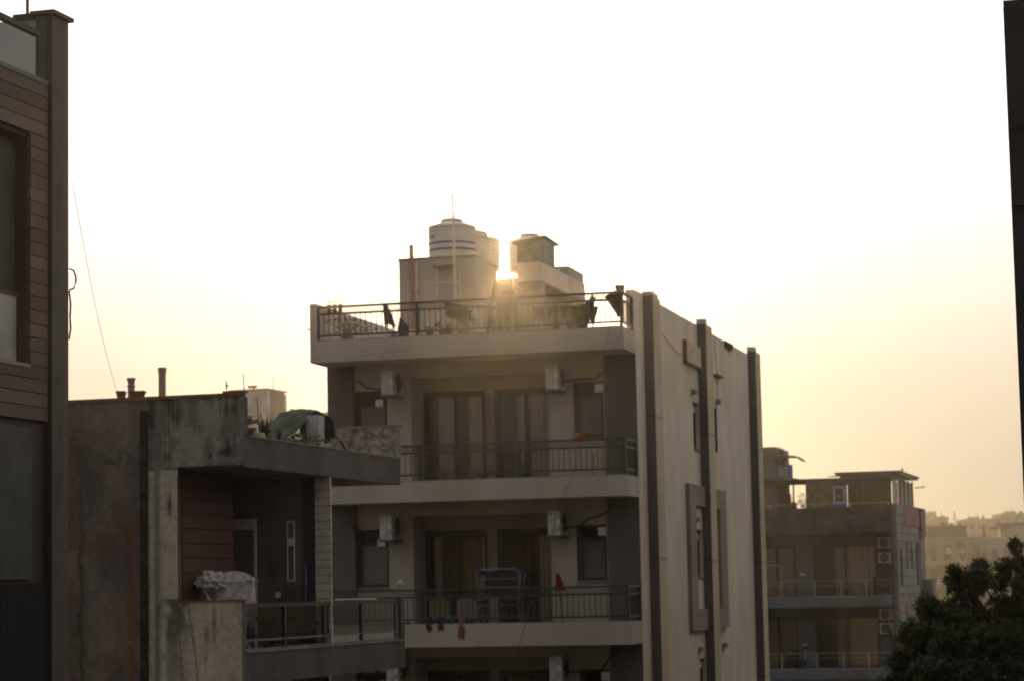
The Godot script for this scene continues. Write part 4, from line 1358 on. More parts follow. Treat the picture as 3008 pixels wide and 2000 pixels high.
# a bushy pot plant: twigs with small leaves joined
func bushy_plant(label: String, fr: Dictionary, u: float, h: float, w: float, r: float, ph: float, spread: float, tall: float, n: int, group := "", pot_m := "terracotta") -> Node3D:
	var t := thing("pot_plant", label, "plant", fr, u, h, w, group)
	oy = 0
	if ph > 0:
		pot(t, 0, 0, r, ph, pot_m)
	var st := mk()
	var tw := mk()
	for i in n:
		var p := Vector3(rng.randfn() * 0.45, rng.randf(), rng.randfn() * 0.45)
		p = Vector3(p.x * spread, ph + p.y * tall, p.z * spread)
		tube(tw, [Vector3(0, ph * 0.9, 0), Vector3(p.x * 0.4, ph + (p.y - ph) * 0.6, p.z * 0.4), p], 0.005, 4)
		for k in 7:
			var a := rng.randf() * TAU
			var el := rng.randf_range(-0.3, 1.1)
			leaf_shape(st, p, Vector3(cos(a) * cos(el), sin(el), sin(a) * cos(el)), rng.randf_range(0.07, 0.13), 0.018)
	part("twig", tw, "stem", t).set_meta("kind", "stuff")
	part("foliage", st, "leaf", t).set_meta("kind", "stuff")
	oy = EYE
	return t

func hanging(called: String, label: String, cat: String, fr: Dictionary, tl: Array, tr: Array, bl: Array, br: Array, m: String, amp := 0.03, folds := 3.0, sag := 0.0, ragged := 0.0, group := "") -> Node3D:
	var u: float = (bl[0] + br[0]) / 2
	var h: float = minf(bl[1], br[1])
	var w: float = (bl[2] + br[2]) / 2
	var t := thing(called, label, cat, fr, u, h, w, group)
	oy = 0
	var c := []
	for p in [tl, tr, bl, br]:
		c.append(Vector3(p[0] - u, p[1] - h, -(p[2] - w)))
	var st := mk()
	sheet(st, c[0], c[1], c[2], c[3], amp, folds, sag, ragged, int(absf(u * 31.0)) + 2)
	part("cloth", st, m, t)
	oy = EYE
	return t

func chair(label: String, u: float, h: float, w: float, m: String) -> void:
	var t := thing("plastic_chair", label, "chair", MAIN, u, h, w, "plastic chairs on the lower balcony", PI * 0.98)
	oy = 0
	var st := mk()
	for i in 8:
		var x0 := -0.24 + i * 0.06
		var x1 := x0 + 0.06
		var c := func(x: float) -> float: return 0.08 - 0.9 * x * x
		var top := func(x: float) -> float: return 0.88 - 1.3 * x * x
		quad(st, Vector3(x0, 0.42, -0.18 - c.call(x0)), Vector3(x1, 0.42, -0.18 - c.call(x1)), Vector3(x1, top.call(x1), -0.24 - c.call(x1)), Vector3(x0, top.call(x0), -0.24 - c.call(x0)), Vector3(0, 0.1, 1))
		quad(st, Vector3(x0, 0.42, -0.205 - c.call(x0)), Vector3(x1, 0.42, -0.205 - c.call(x1)), Vector3(x1, top.call(x1), -0.265 - c.call(x1)), Vector3(x0, top.call(x0), -0.265 - c.call(x0)), Vector3(0, 0.1, -1))
	part("backrest", st, m, t)
	boxp("seat", [-0.24, 0.24, 0.4, 0.43, -0.22, 0.22], m, t)
	for s in [-1, 1]:
		tubep("leg", [Vector3(0.2 * s, 0.4, 0.19), Vector3(0.24 * s, 0, 0.22)], 0.022, m, t)
		tubep("leg", [Vector3(0.2 * s, 0.4, -0.2), Vector3(0.24 * s, 0, -0.28)], 0.022, m, t)
		tubep("armrest", [Vector3(0.24 * s, 0.66, -0.26), Vector3(0.27 * s, 0.64, 0.1), Vector3(0.25 * s, 0.42, 0.2)], 0.02, m, t)
	oy = EYE

func main_balcony_things() -> void:
	var f2 := 2.21
	var f1 := -0.99
	air_conditioner("white air conditioner above the left window of the top balcony", -5.63, 4.5, 0.62, [[-5.63, 4.66, 1.25], [-6.05, 4.68, 1.3], [-6.35, 4.74, 1.32], [-6.56, 4.9, 1.33]])
	air_conditioner("white air conditioner beside the right window of the top balcony", -1.79, 4.47, 0.62, [[-1.72, 4.66, 1.2], [-1.35, 4.73, 1.32], [-0.95, 4.72, 1.3], [-0.72, 4.85, 1.15], [-0.56, 5.06, 1.17]])
	air_conditioner("white air conditioner at the left window of the balcony with the drying rack", -5.71, 1.23, 0.62, [[-5.7, 1.42, 1.25], [-6.0, 1.47, 1.3], [-6.5, 1.45, 1.33], [-6.66, 1.55, 1.17], [-6.74, 1.6, 1.17]])
	air_conditioner("white air conditioner right of the glass doors above the drying rack", -1.81, 1.23, 0.62, [[-1.74, 1.4, 1.2], [-1.4, 1.43, 1.3], [-1.2, 1.58, 1.32], [-0.9, 1.66, 1.3], [-0.7, 1.75, 1.17], [-0.58, 1.84, 1.17]])
	air_conditioner("white air conditioner at the bottom edge, just right of the old house's balcony", -5.6, -1.96, 0.62, [[-5.6, -1.8, 1.25], [-6.1, -1.76, 1.3], [-6.55, -1.6, 1.33]])
	air_conditioner("white air conditioner at the bottom edge, under the lowest slab on the right", -1.84, -1.97, 0.62, [[-1.76, -1.78, 1.2], [-1.35, -1.78, 1.32], [-0.98, -1.76, 1.3], [-0.74, -1.5, 1.17], [-0.55, -1.3, 1.17]])
	# curtains
	var top1 := 4.5
	curtain("pale curtain bunched in the leftmost pane of the top balcony door", -4.93, -4.52, f2 + 0.1, top1, 2.34)
	curtain("pale curtain left of the middle post in the top balcony doors", -4.2, -3.82, f2 + 0.1, top1, 2.36)
	curtain("dark curtain filling the left pane of the right top balcony door", -3.38, -3.06, f2 + 0.1, top1, 2.38, "curtain_dark")
	curtain("narrow pale curtain beside the mullion of the right top balcony door", -3.04, -2.84, f2 + 0.1, top1, 2.34)
	curtain("pale curtain in the rightmost pane of the top balcony doors", -2.74, -2.32, f2 + 0.1, top1, 2.36)
	curtain("dim curtain at the left edge of the lower balcony door", -5.08, -4.92, f1 + 0.1, 1.28, 2.36)
	curtain("dark curtain behind the pale chair on the lower balcony", -4.4, -3.95, f1 + 0.1, 1.28, 2.4, "curtain_dark")
	curtain("narrow dim curtain left of the middle post on the lower balcony", -3.94, -3.8, f1 + 0.1, 1.28, 2.36)
	curtain("dim curtain in the right pane behind the drying rack", -2.6, -2.2, f1 + 0.1, 1.28, 2.4)
	# top balcony
	blade_plant("pot_plant", "spiky dark pot plant right of the middle of the top balcony", MAIN, -2.45, f2, 0.5, 0.17, 0.24, 34, 0.62, 0.016, "terracotta", "plants on the top balcony", 0.6)
	bushy_plant("small leafy plant behind the left half of the top balcony railing", MAIN, -4.25, f2, 0.5, 0.13, 0.2, 0.5, 0.4, 22, "plants on the top balcony")
	bushy_plant("low leafy plant near the middle of the top balcony railing", MAIN, -3.5, f2, 0.5, 0.13, 0.2, 0.4, 0.3, 16, "plants on the top balcony")
	bushy_plant("dark squat plant at the left end of the top balcony railing", MAIN, -5.55, f2, 0.45, 0.15, 0.2, 0.3, 0.18, 16, "plants on the top balcony", "pot_pale")
	var t := thing("water_hose", "bright green hose pipe standing at the right end of the top balcony", "hose", MAIN, -0.85, f2, 0.35)
	oy = 0
	tubep("pipe", [Vector3(0, 0.1, 0), Vector3(0.01, 0.45, 0), Vector3(0.06, 0.78, 0)], 0.022, "green_plastic", t)
	tubep("coil", [Vector3(-0.5, 0.18, 0), Vector3(-0.35, 0.1, 0), Vector3(-0.15, 0.14, 0), Vector3(0, 0.2, 0)], 0.014, "green_plastic", t)
	boxp("tap", [-0.025, 0.01, 0.0, 0.2, -0.03, 0.0], "white_metal", t)
	t = thing("orange_basket", "shallow orange basket on the sill of the right window", "basket", MAIN, -1.32, 3.41, 1.2)
	var st := mk()
	lathe(st, [Vector2(0, 0), Vector2(0.13, 0), Vector2(0.18, 0.08), Vector2(0.165, 0.08), Vector2(0.12, 0.015)], 18)
	part("bowl", st, "orange_plastic", t)
	# lower balcony
	t = thing("drying_rack", "tall blue and silver clothes drying rack on the lower balcony", "drying rack", MAIN, -3.03, f1, 0.55)
	for s in [-1, 1]:
		for z in [-0.2, 0.2]:
			tubep("post", [Vector3(0.50 * s, 0, z), Vector3(0.44 * s, 0.75, z), Vector3(0.50 * s, 1.42, z)], 0.013, "rack_metal", t)
		for y in [0.78, 1.42]:
			boxp("joint", [0.46 * s - 0.035, 0.46 * s + 0.035, y - 0.03, y + 0.03, -0.24, 0.24], "blue", t)
		tubep("wing", [Vector3(0.5 * s, 1.42, 0.2), Vector3(0.36 * s, 1.5, 0.2)], 0.02, "blue", t)
	tubep("top_bar", [Vector3(-0.4, 1.5, 0.2), Vector3(0.4, 1.5, 0.2)], 0.018, "rack_metal", t)
	for y in [0.3, 0.48, 0.7, 0.85, 1.1, 1.28]:
		for z in [-0.15, 0.05, 0.2]:
			tubep("rung", [Vector3(-0.45, y, z), Vector3(0.45, y, z)], 0.008, "rack_metal", t, 5)
	oy = EYE
	hanging("trousers", "black trousers hung over the top of the drying rack", "trousers", MAIN, [-3.35, 0.47, 0.42], [-2.72, 0.47, 0.42], [-3.34, -0.1, 0.38], [-2.75, -0.08, 0.38], "cloth_black", 0.02, 3.0, 0.0, 0.3)
	hanging("dark_cloth", "dark cloth hung on the lower rungs of the drying rack", "cloth", MAIN, [-2.95, -0.2, 0.45], [-2.55, -0.2, 0.45], [-2.95, -0.75, 0.45], [-2.56, -0.7, 0.45], "cloth_black", 0.02, 3.0, 0.0, 0.2)
	chair("lime plastic chair behind the lower balcony railing, left of the cream one", -4.43, f1, 0.75, "chair_lime")
	chair("cream plastic chair between the lime chair and the drying rack", -3.78, f1, 0.72, "chair_cream")
	hanging("patterned_cloth", "pale lilac cloth draped along the foot of the lower railing", "cloth", MAIN, [-4.75, -0.5, 0.1], [-3.95, -0.5, 0.1], [-4.75, -0.72, 0.13], [-3.95, -0.68, 0.13], "cloth_blue", 0.03, 4.0, 0.0, 0.2)
	hanging("red_cloth", "dark red cloth hanging under the lower railing, left of its twin", "cloth", MAIN, [-4.62, -0.5, 0.02], [-4.47, -0.5, 0.02], [-4.6, -0.8, -0.03], [-4.48, -0.82, -0.03], "cloth_maroon", 0.02, 1.5, 0, 0.1, "red cloths under the lower railing")
	hanging("red_cloth", "dark red cloth hanging under the lower railing, nearer the pink one", "cloth", MAIN, [-4.36, -0.5, 0.02], [-4.2, -0.5, 0.02], [-4.33, -0.8, -0.03], [-4.2, -0.78, -0.03], "cloth_maroon", 0.02, 1.5, 0, 0.1, "red cloths under the lower railing")
	hanging("pink_cloth", "long pink cloth hanging from the lower railing over the slab edge", "cloth", MAIN, [-3.88, -0.5, 0.02], [-3.7, -0.5, 0.02], [-3.87, -0.98, -0.04], [-3.74, -0.99, -0.04], "cloth_pink", 0.02, 1.5, 0, 0.1)
	hanging("blue_mat", "rolled blue mat at the foot of the lower railing", "mat", MAIN, [-5.45, -0.62, 0.12], [-5.0, -0.62, 0.12], [-5.45, -0.68, 0.1], [-5.0, -0.68, 0.1], "blue", 0.01, 2.0)
	t = thing("mop", "upright mop with a bright red cloth on its head, right end of lower railing", "mop", MAIN, -1.55, f1, 0.3)
	oy = 0
	tubep("handle", [Vector3(0, 0, 0), Vector3(-0.1, 1.2, 0)], 0.014, "rust", t)
	var c := mk()
	sheet(c, Vector3(-0.16, 1.36, 0), Vector3(-0.1, 1.38, 0), Vector3(-0.2, 1.02, 0.02), Vector3(0.06, 1.0, 0.02), 0.05, 2.0, 0, 0.1, 4)
	part("red_cloth", c, "cloth_red", t)
	c = mk()
	sheet(c, Vector3(-0.16, 1.36, -0.01), Vector3(-0.1, 1.38, -0.01), Vector3(-0.2, 1.02, -0.07), Vector3(0.06, 1.0, -0.07), 0.05, 2.0, 0, 0.1, 7)
	part("red_cloth", c, "cloth_red", t)
	oy = EYE
	var wpts := []
	for p in [[1806, 955], [1671, 1397], [1645, 1461], [1522, 1836], [1472, 1997]]:
		pass
	t = thing("hanging_cable", "thin cable running slantwise down the front of the beige building", "cable", MAIN)
	tubep("cable", [v(-0.28, 5.75, -0.06), v(-1.2, 2.5, -0.07), v(-1.43, 2.03, -0.07), v(-2.33, -0.68, -0.07), v(-2.75, -2.1, -0.07)], 0.006, "rust", t, 4)

func roof_things() -> void:
	var fl := 5.72
	# step ladder
	var t := thing("step_ladder", "brown step ladder on the roof directly below the sun", "ladder", MAIN, -3.27, fl, 2.0)
	oy = 0
	for s in [-1, 1]:
		tubep("rail", [Vector3(0.26 * s - 0.05, 0, 0.3), Vector3(0.2 * s + 0.05, 1.42, -0.02)], 0.03, "rust", t)
		tubep("rear_leg", [Vector3(0.26 * s + 0.05, 0, -0.7), Vector3(0.2 * s + 0.05, 1.4, -0.06)], 0.02, "rust", t)
	for i in 4:
		var k := 0.2 + i * 0.2
		boxp("step", [-0.22 + 0.1 * k, 0.24 + 0.04 * k, 1.42 * k - 0.015, 1.42 * k + 0.015, -0.3 + 0.33 * k, -0.16 + 0.33 * k], "rust", t)
	oy = EYE
	hanging("towel", "brown towel hanging over the step ladder in the sunbeam", "towel", MAIN, [-3.34, 6.52, 1.85], [-2.98, 6.52, 1.85], [-3.3, 6.1, 1.85], [-3.0, 6.12, 1.85], "cloth_brown", 0.02, 3.0, 0.0, 0.15)
	hanging("shirt", "lilac shirt hanging right of the step ladder", "shirt", MAIN, [-2.96, 6.5, 1.9], [-2.84, 6.48, 1.9], [-2.9, 6.22, 1.9], [-2.77, 6.22, 1.9], "cloth_blue", 0.02, 2.0, 0.0, 0.1)
	hanging("dark_sheet", "large dark sheet draped behind the roof railing, left of the ladder", "cloth", MAIN, [-4.62, 6.74, 1.9], [-4.02, 6.56, 1.9], [-4.6, 6.38, 1.9], [-4.15, 6.16, 1.9], "cloth_black", 0.03, 2.0, 0.02, 0.15)
	hanging("small_cloth", "small dark cloth trailing at the right of the large dark sheet", "cloth", MAIN, [-4.06, 6.5, 1.95], [-3.98, 6.48, 1.95], [-4.05, 6.22, 1.95], [-4.0, 6.25, 1.95], "cloth_black", 0.02, 1.0)
	hanging("dark_shirt", "dark shirt hung near the left end of the roof railing", "shirt", MAIN, [-6.08, 6.7, 1.8], [-5.96, 6.68, 1.8], [-6.05, 6.2, 1.8], [-5.76, 6.12, 1.8], "cloth_black", 0.04, 2.0, 0.0, 0.25)
	t = thing("board", "dark board leaning behind the roof railing beside the dark shirt", "board", MAIN, -5.72, fl, 2.2)
	oy = 0
	var st := mk()
	var a := [Vector3(-0.12, 0, 0.15), Vector3(0.42, 0, 0.15), Vector3(0.05, 0.55, -0.1), Vector3(-0.12, 0.72, -0.1)]
	quad(st, a[0], a[1], a[2], a[3], Vector3(0, 0.2, 1))
	quad(st, a[0] - Vector3(0, 0, 0.04), a[1] - Vector3(0, 0, 0.04), a[2] - Vector3(0, 0, 0.04), a[3] - Vector3(0, 0, 0.04), Vector3(0, -0.2, -1))
	quad(st, a[1], a[2], a[2] - Vector3(0, 0, 0.04), a[1] - Vector3(0, 0, 0.04), Vector3(1, 0.5, 0))
	quad(st, a[2], a[3], a[3] - Vector3(0, 0, 0.04), a[2] - Vector3(0, 0, 0.04), Vector3(0, 1, 0))
	part("sheet", st, "cloth_black", t)
	oy = EYE
	# line of small clothes under the canopy
	t = thing("clothes_line", "thin washing line strung across the roof below the canopy", "washing line", MAIN)
	tubep("line", [v(-2.7, 6.5, 2.0), v(-1.7, 6.44, 2.0), v(-0.96, 6.58, 2.0)], 0.006, "cord", t, 4)
	var us := [-2.56, -2.4, -2.24, -2.08, -1.9]
	var nm := ["leftmost", "second from the left", "middle", "fourth from the left", "rightmost"]
	for i in 5:
		var u: float = us[i]
		hanging("dark_garment", "small dark garment on the roof washing line, %s of five" % nm[i], "garment", MAIN, [u, 6.485, 2.0], [u + 0.165, 6.47, 2.0], [u + 0.03, 6.14 + 0.05 * (i % 3), 2.0], [u + 0.13, 6.2 - 0.03 * (i % 2), 2.0], "cloth_black", 0.02, 1.5, 0.0, 0.2, "dark garments on the roof washing line")
	hanging("dark_garment_wide", "wide dark cloth under the canopy's right end on the roof", "garment", MAIN, [-1.75, 6.46, 2.05], [-1.0, 6.42, 2.05], [-1.72, 6.2, 2.05], [-1.1, 6.05, 2.05], "cloth_black", 0.02, 3.0, 0.0, 0.2)
	hanging("dark_drape", "dark drape tied to the roof railing, right of the canopy", "drape", MAIN, [-1.4, 6.38, 1.6], [-0.92, 6.6, 1.5], [-1.45, 5.76, 1.6], [-1.22, 5.76, 1.6], "cloth_black", 0.05, 2.5, 0.02, 0.1)
	hanging("corner_drape", "dark drape gathered at the right corner post of the roof railing", "drape", MAIN, [-0.48, 6.42, 0.3], [-0.06, 6.62, 0.3], [-0.2, 6.0, 0.35], [-0.06, 5.9, 0.35], "cloth_black", 0.05, 2.0, 0.0, 0.15)
	hanging("bundle", "dark cloth bundle knotted over the right corner post of the railing", "cloth", MAIN, [-0.18, 6.62, 0.0], [0.04, 6.62, 0.05], [-0.12, 6.44, -0.02], [0.02, 6.42, 0.05], "cloth_black", 0.05, 2.0)
	hanging("parapet_shade_sheet", "dark sheet added for a shaded opening in the side parapet near its far pillar", "cloth", MAIN, [0.012, 6.68, 13.05], [0.012, 6.69, 14.55], [0.03, 6.5, 13.15], [0.03, 6.52, 14.3], "cloth_maroon", 0.02, 3.0, 0.0, 0.2)  # added dark sheet imitates a shaded notch in the parapet top
	t = thing("roof_post", "stout dark post under the canopy among the washing", "post", MAIN)
	boxp("shaft", [-2.06, -1.94, fl, 6.45, 2.0, 2.12], "rust", t)
	t = thing("wash_basin_wall", "low pale wall behind the washing under the canopy", "wall", MAIN)
	boxp("wall", [-3.4, -1.62, 5.404, 6.42, 6.2, 6.35], "board_white", t)
	boxp("ledge", [-2.0, -1.2, 6.18, 6.2, 2.3, 2.6], "white_metal", t)
	# plants and jars
	bushy_plant("yellowish leafy plant at the left end of the roof railing", MAIN, -6.55, fl, 0.6, 0.14, 0.12, 0.6, 0.42, 40, "plants behind the roof railing")
	bushy_plant("small leafy plant under the large dark sheet on the roof", MAIN, -4.3, fl, 0.8, 0.14, 0.15, 0.7, 0.2, 22, "plants behind the roof railing")
	bushy_plant("thin leafy plant between the dark sheet and the ladder", MAIN, -3.85, fl, 0.8, 0.12, 0.15, 0.3, 0.4, 12, "plants behind the roof railing")
	bushy_plant("dark shrub at the foot of the drape right of the canopy", MAIN, -1.42, fl, 1.2, 0.14, 0.2, 0.4, 0.45, 26, "plants behind the roof railing")
	bushy_plant("tiny plant at the top of the railing's side return", MAIN, 0.02, 7.15 - 0.5, 2.6, 0.0, 0.0, 0.2, 0.1, 5, "plants behind the roof railing")
	for i in 4:
		t = thing("small_tub", "small tub behind the roof railing, %s from the board" % ["first", "second", "third", "fourth"][i], "tub", MAIN, -5.4 + i * 0.42, fl, 0.5, "tubs behind the roof railing")
		oy = 0
		st = mk()
		lathe(st, [Vector2(0, 0), Vector2(0.07, 0), Vector2(0.09, 0.16 + 0.04 * (i % 2)), Vector2(0.075, 0.16 + 0.04 * (i % 2)), Vector2(0.06, 0.05)], 14)
		part("bowl", st, ["cloth_blue", "pipe", "grille", "rust"][i], t)
		oy = EYE
	var first: Node3D
	for i in 3:
		var lb := "jar with a caged lid on the left end of the roof railing, %s of three" % ["leftmost", "middle", "rightmost"][i]
		var u := -6.88 + i * 0.135
		if i == 0:
			first = thing("caged_jar", lb, "jar", MAIN, u, 6.32, 0.3, "caged jars on the roof railing")
			oy = 0
			st = mk()
			lathe(st, [Vector2(0, 0), Vector2(0.042, 0), Vector2(0.045, 0.2), Vector2(0.05, 0.2), Vector2(0.05, 0.225), Vector2(0, 0.225)], 14)
			part("body", st, "rail", first)
			for k in 6:
				var an := TAU * k / 6
				tubep("cage_wire", [Vector3(cos(an) * 0.045, 0.225, sin(an) * 0.045), Vector3(cos(an) * 0.05, 0.28, sin(an) * 0.05), Vector3(cos(an) * 0.02, 0.31, sin(an) * 0.02)], 0.004, "cord", first, 4)
			st = mk()
			lathe(st, [Vector2(0.03, 0.305), Vector2(0.03, 0.315), Vector2(0, 0.318)], 12)
			part("cage_top", st, "cord", first)
			oy = EYE
		else:
			var d := first.duplicate()
			d.name = numbered("caged_jar", self)
			add_child(d, true)
			d.position = place(MAIN, u, 6.32, 0.3)
			tag(d, lb, "jar", "caged jars on the roof railing")
	t = thing("parapet_finial", "small knobbed finial above the canopy's right end", "finial", MAIN, -3.3, 7.6, 11.6)
	oy = 0
	tubep("stem", [Vector3(0, -1.9, 0), Vector3(0, 0.12, 0)], 0.02, "rust", t)
	st = mk()
	lathe(st, [Vector2(0, 0.1), Vector2(0.08, 0.16), Vector2(0.06, 0.24), Vector2(0, 0.34)], 10)
	part("knob", st, "rust", t)
	oy = EYE

# ---------------------------------------------------------------- things on the old house
func old_things() -> void:
	# along the roof edge
	var t := thing("terracotta_trough", "red terracotta trough at the corner of the roof slab", "planter", OLD, -0.28, 2.52, 0.65)
	oy = 0
	var st := mk()
	lathe(st, [Vector2(0, 0), Vector2(0.2, 0), Vector2(0.24, 0.1), Vector2(0.26, 0.1), Vector2(0.26, 0.14), Vector2(0.22, 0.14), Vector2(0.2, 0.06)], 22)
	part("pot", st, "terracotta", t)
	oy = EYE
	t = thing("pale_pot", "pale green earthen pot beside the terracotta trough", "pot", OLD, -0.2, 2.4, 1.1)
	oy = 0
	st = mk()
	lathe(st, [Vector2(0, 0), Vector2(0.1, 0.0), Vector2(0.17, 0.1), Vector2(0.15, 0.2), Vector2(0.13, 0.21), Vector2(0.1, 0.12)], 18)
	part("pot", st, "pot_pale", t)
	oy = EYE
	blade_plant("agave", "spiky green agave on the roof edge of the old house", OLD, -0.22, 2.5, 1.5, 0.14, 0.08, 46, 0.42, 0.02, "terracotta", "", 0.25)
	bushy_plant("yellow leaved plant behind the terracotta trough", OLD, -0.6, 2.42, 0.9, 0.15, 0.1, 0.4, 0.36, 30, "small plants on the old house roof")
	blade_plant("spider_plant", "drooping bladed plant between the agave and the tarpaulin", OLD, -0.22, 2.46, 2.15, 0.12, 0.08, 26, 0.3, 0.012, "terracotta", "", 0.6)
	bushy_plant("low spreading plant at the foot of the white roof post", OLD, -0.25, 2.47, 2.95, 0.2, 0.06, 0.7, 0.12, 34, "small plants on the old house roof")
	t = thing("seedling_tray", "dark seedling tray under the low plants by the roof post", "tray", OLD, -0.25, 2.43, 2.9)
	oy = 0
	boxp("tray", [-0.1, 0.1, 0, 0.07, -0.4, 0.3], "rust", t)
	oy = EYE
	t = thing("green_ball", "bright lime green ball at the foot of the roof post", "ball", OLD, -0.07, 2.55, 3.96)
	oy = 0
	st = mk()
	lathe(st, [Vector2(0, -0.04), Vector2(0.03, -0.03), Vector2(0.042, 0.0), Vector2(0.03, 0.03), Vector2(0, 0.04)], 12)
	part("shell", st, "leaf_lime", t)
	oy = EYE
	# tall stalks before the white stair house
	for a in [[-0.5, 0.75, 3.3, "tall feathery stalk nearest the corner of the old parapet", 0.03], [-0.45, 1.35, 3.45, "tallest thin stalk before the white stair house", 0.016], [-0.4, 0.85, 2.95, "short thick stalk leaning right near the corner", 0.026], [-0.4, 1.1, 2.85, "short thin stalk between the two tall ones", 0.012], [-0.4, 1.8, 3.1, "thin stalk before the side of the white stair house", 0.012]]:
		t = thing("dry_stalk", a[3], "plant", OLD, a[0], 2.45, a[1], "dry stalks on the old house roof")
		oy = 0
		var top: float = a[2] - 2.45 + 0.15
		tubep("stem", [Vector3(0, 0, 0), Vector3(-0.03, top * 0.4, 0), Vector3(-0.06 if a[2] > 3 else 0.06, top, 0)], [0.012, 0.01, 0.006], "stem", t, 5)
		st = mk()
		for i in 26:
			var y := rng.randf_range(0.45, 1.0)
			var an := rng.randf() * TAU
			leaf_shape(st, Vector3((-0.06 if a[2] > 3 else 0.06) * y, top * y, 0), Vector3(cos(an) * 0.5, 0.8, sin(an) * 0.5).normalized(), a[4] * 1.6, a[4] * 0.35)
		part("seed_head", st, "stem", t)
		oy = EYE
	hanging("dark_netting", "dark sagging net strung between parapet and agave", "net", OLD, [-0.7, 2.86, 0.2], [-0.6, 2.9, 1.9], [-0.5, 2.76, 0.2], [-0.45, 2.8, 1.9], "cloth_black", 0.02, 2.0, 0.03)
	# tarpaulin draped over the post
	t = thing("tarpaulin", "dark green tarpaulin draped over the white post on the old roof", "tarpaulin", OLD, -0.58, 2.6, 3.75)
	oy = 0
	st = mk()
	var nx := 26
	var ny := 12
	var nz := noise(0.8, 3, FastNoiseLite.TYPE_SIMPLEX_SMOOTH, 44)
	var ridge := func(s: float) -> Vector3:
		# runs back along the roof: low at the near end, peak at the post, down again behind
		var pts := [[-1.9, -0.02], [-1.3, 0.06], [-0.75, 0.26], [-0.2, 0.53], [0.35, 0.62], [0.8, 0.58], [1.4, 0.45], [1.9, 0.18]]
		var f := s * (pts.size() - 1)
		var i := mini(int(f), pts.size() - 2)
		var w := lerpf(pts[i][0], pts[i + 1][0], f - i)
		return Vector3(0, lerpf(pts[i][1], pts[i + 1][1], f - i), -w)
	var g := []
	for j in ny + 1:
		var row := []
		for i in nx + 1:
			var s := float(i) / nx
			var p: Vector3 = ridge.call(s)
			var t2 := float(j) / ny * 2 - 1
			var drop := (0.12 + 0.30 * smoothstep(0.15, 0.95, s) + 0.1 * nz.get_noise_1d(s * 9.0)) * maxf(0, absf(t2) - 0.25) * (1.0 if s < 0.5 or s > 0.78 else 0.25)
			p += Vector3(t2 * 0.32 + 0.03 * nz.get_noise_2d(s * 6, t2 * 3), -drop + 0.03 * nz.get_noise_2d(s * 8 + 5, t2 * 4), 0)
			row.append(p)
		g.append(row)
	for j in ny:
		for i in nx:
			var n1: Vector3 = ((g[j][i + 1] - g[j][i]).cross(g[j + 1][i] - g[j][i])).normalized()
			if n1.y < 0:
				n1 = -n1
			quad(st, g[j][i], g[j][i + 1], g[j + 1][i + 1], g[j + 1][i], n1)
	part("canvas", st, "tarp", t)
	oy = EYE
	# on the street parapet
	for a in [[-2.17, 0.3, 0.065, 0.12, "dark flower pot on the street parapet, under the short vent pipe"], [-1.89, 0.3, 0.12, 0.11, "broad dark flower bowl on the street parapet, right of the short vent pipe"]]:
		t = thing("flower_pot", a[4], "flower pot", OLD, a[0], 3.172, a[1], "flower pots on the street parapet")
		oy = 0
		pot(t, 0, 0, a[2] + 0.02, a[3], "rust")
		st = mk()
		for i in 30:
			var an := rng.randf() * TAU
			leaf_shape(st, Vector3(rng.randf_range(-1, 1) * a[2], a[3], rng.randf_range(-0.05, 0.05)), Vector3(cos(an), 0.5, sin(an)).normalized(), 0.06, 0.01)
		part("foliage", st, "leaf", t).set_meta("kind", "stuff")
		oy = EYE
	t = thing("short_vent_pipe", "short ridged vent pipe with flared cap above the flower pots", "vent pipe", OLD, -2.09, 2.4, 0.5)
	oy = 0
	st = mk()
	lathe(st, [Vector2(0.055, 0), Vector2(0.055, 0.98), Vector2(0.07, 1.0), Vector2(0.05, 1.02), Vector2(0.055, 1.06), Vector2(0.072, 1.12), Vector2(0.065, 1.13), Vector2(0, 1.13)], 16)
	part("shaft", st, "pipe_brown", t)
	oy = EYE
	t = thing("tall_vent_pipe", "tall capped vent pipe rising behind the street parapet", "vent pipe", OLD, -1.55, 2.4, 0.5)
	oy = 0
	st = mk()
	lathe(st, [Vector2(0.058, 0), Vector2(0.058, 1.19), Vector2(0.068, 1.19), Vector2(0.068, 1.27), Vector2(0, 1.27)], 18)
	part("shaft", st, "pipe_brown", t)
	oy = EYE
	# laundry on the balcony
	t = thing("laundry_stand", "folding laundry stand with purple joints on the old house's balcony", "drying rack", OLD, -0.6, -0.94, 0.85)
	oy = 0
	for z in [-0.25, 0.25]:
		tubep("leg", [Vector3(-0.35, 0, z), Vector3(0.36, 1.18, z)], 0.012, "steel", t)
		tubep("leg", [Vector3(0.35, 0, z), Vector3(-0.36, 1.18, z)], 0.012, "steel", t)
	for s in [-1, 1]:
		tubep("end_bar", [Vector3(0.4 * s, 1.19, -0.3), Vector3(0.4 * s, 1.19, 0.3)], 0.014, "blue", t)
	for z in [-0.28, -0.1, 0.1, 0.3]:
		tubep("rung", [Vector3(-0.4, 1.19, z), Vector3(0.42, 1.19, z)], 0.011, "white_metal" if z > 0.2 else "steel", t)
	oy = EYE
	laundry("crumpled white sheet heaped over the left of the laundry stand", -0.82, 0.22, 0.75, 0.27, 0.3, 0.24, 5)
	hanging("white_sheet", "white sheet hanging down the right of the laundry stand", "sheet", OLD, [-0.68, 0.36, 0.75], [-0.13, 0.30, 0.85], [-0.78, -0.45, 0.7], [-0.12, -0.5, 0.85], "cloth_white", 0.035, 4.0, -0.08, 0.1, "white sheets on the laundry stand")
	hanging("white_sheet", "greyish sheet hanging at the dark left end of the laundry stand", "sheet", OLD, [-0.98, 0.25, 0.9], [-0.75, 0.25, 0.9], [-1.0, -0.3, 0.9], [-0.73, -0.3, 0.9], "cloth_white", 0.03, 3.0, 0.0, 0.1, "white sheets on the laundry stand")
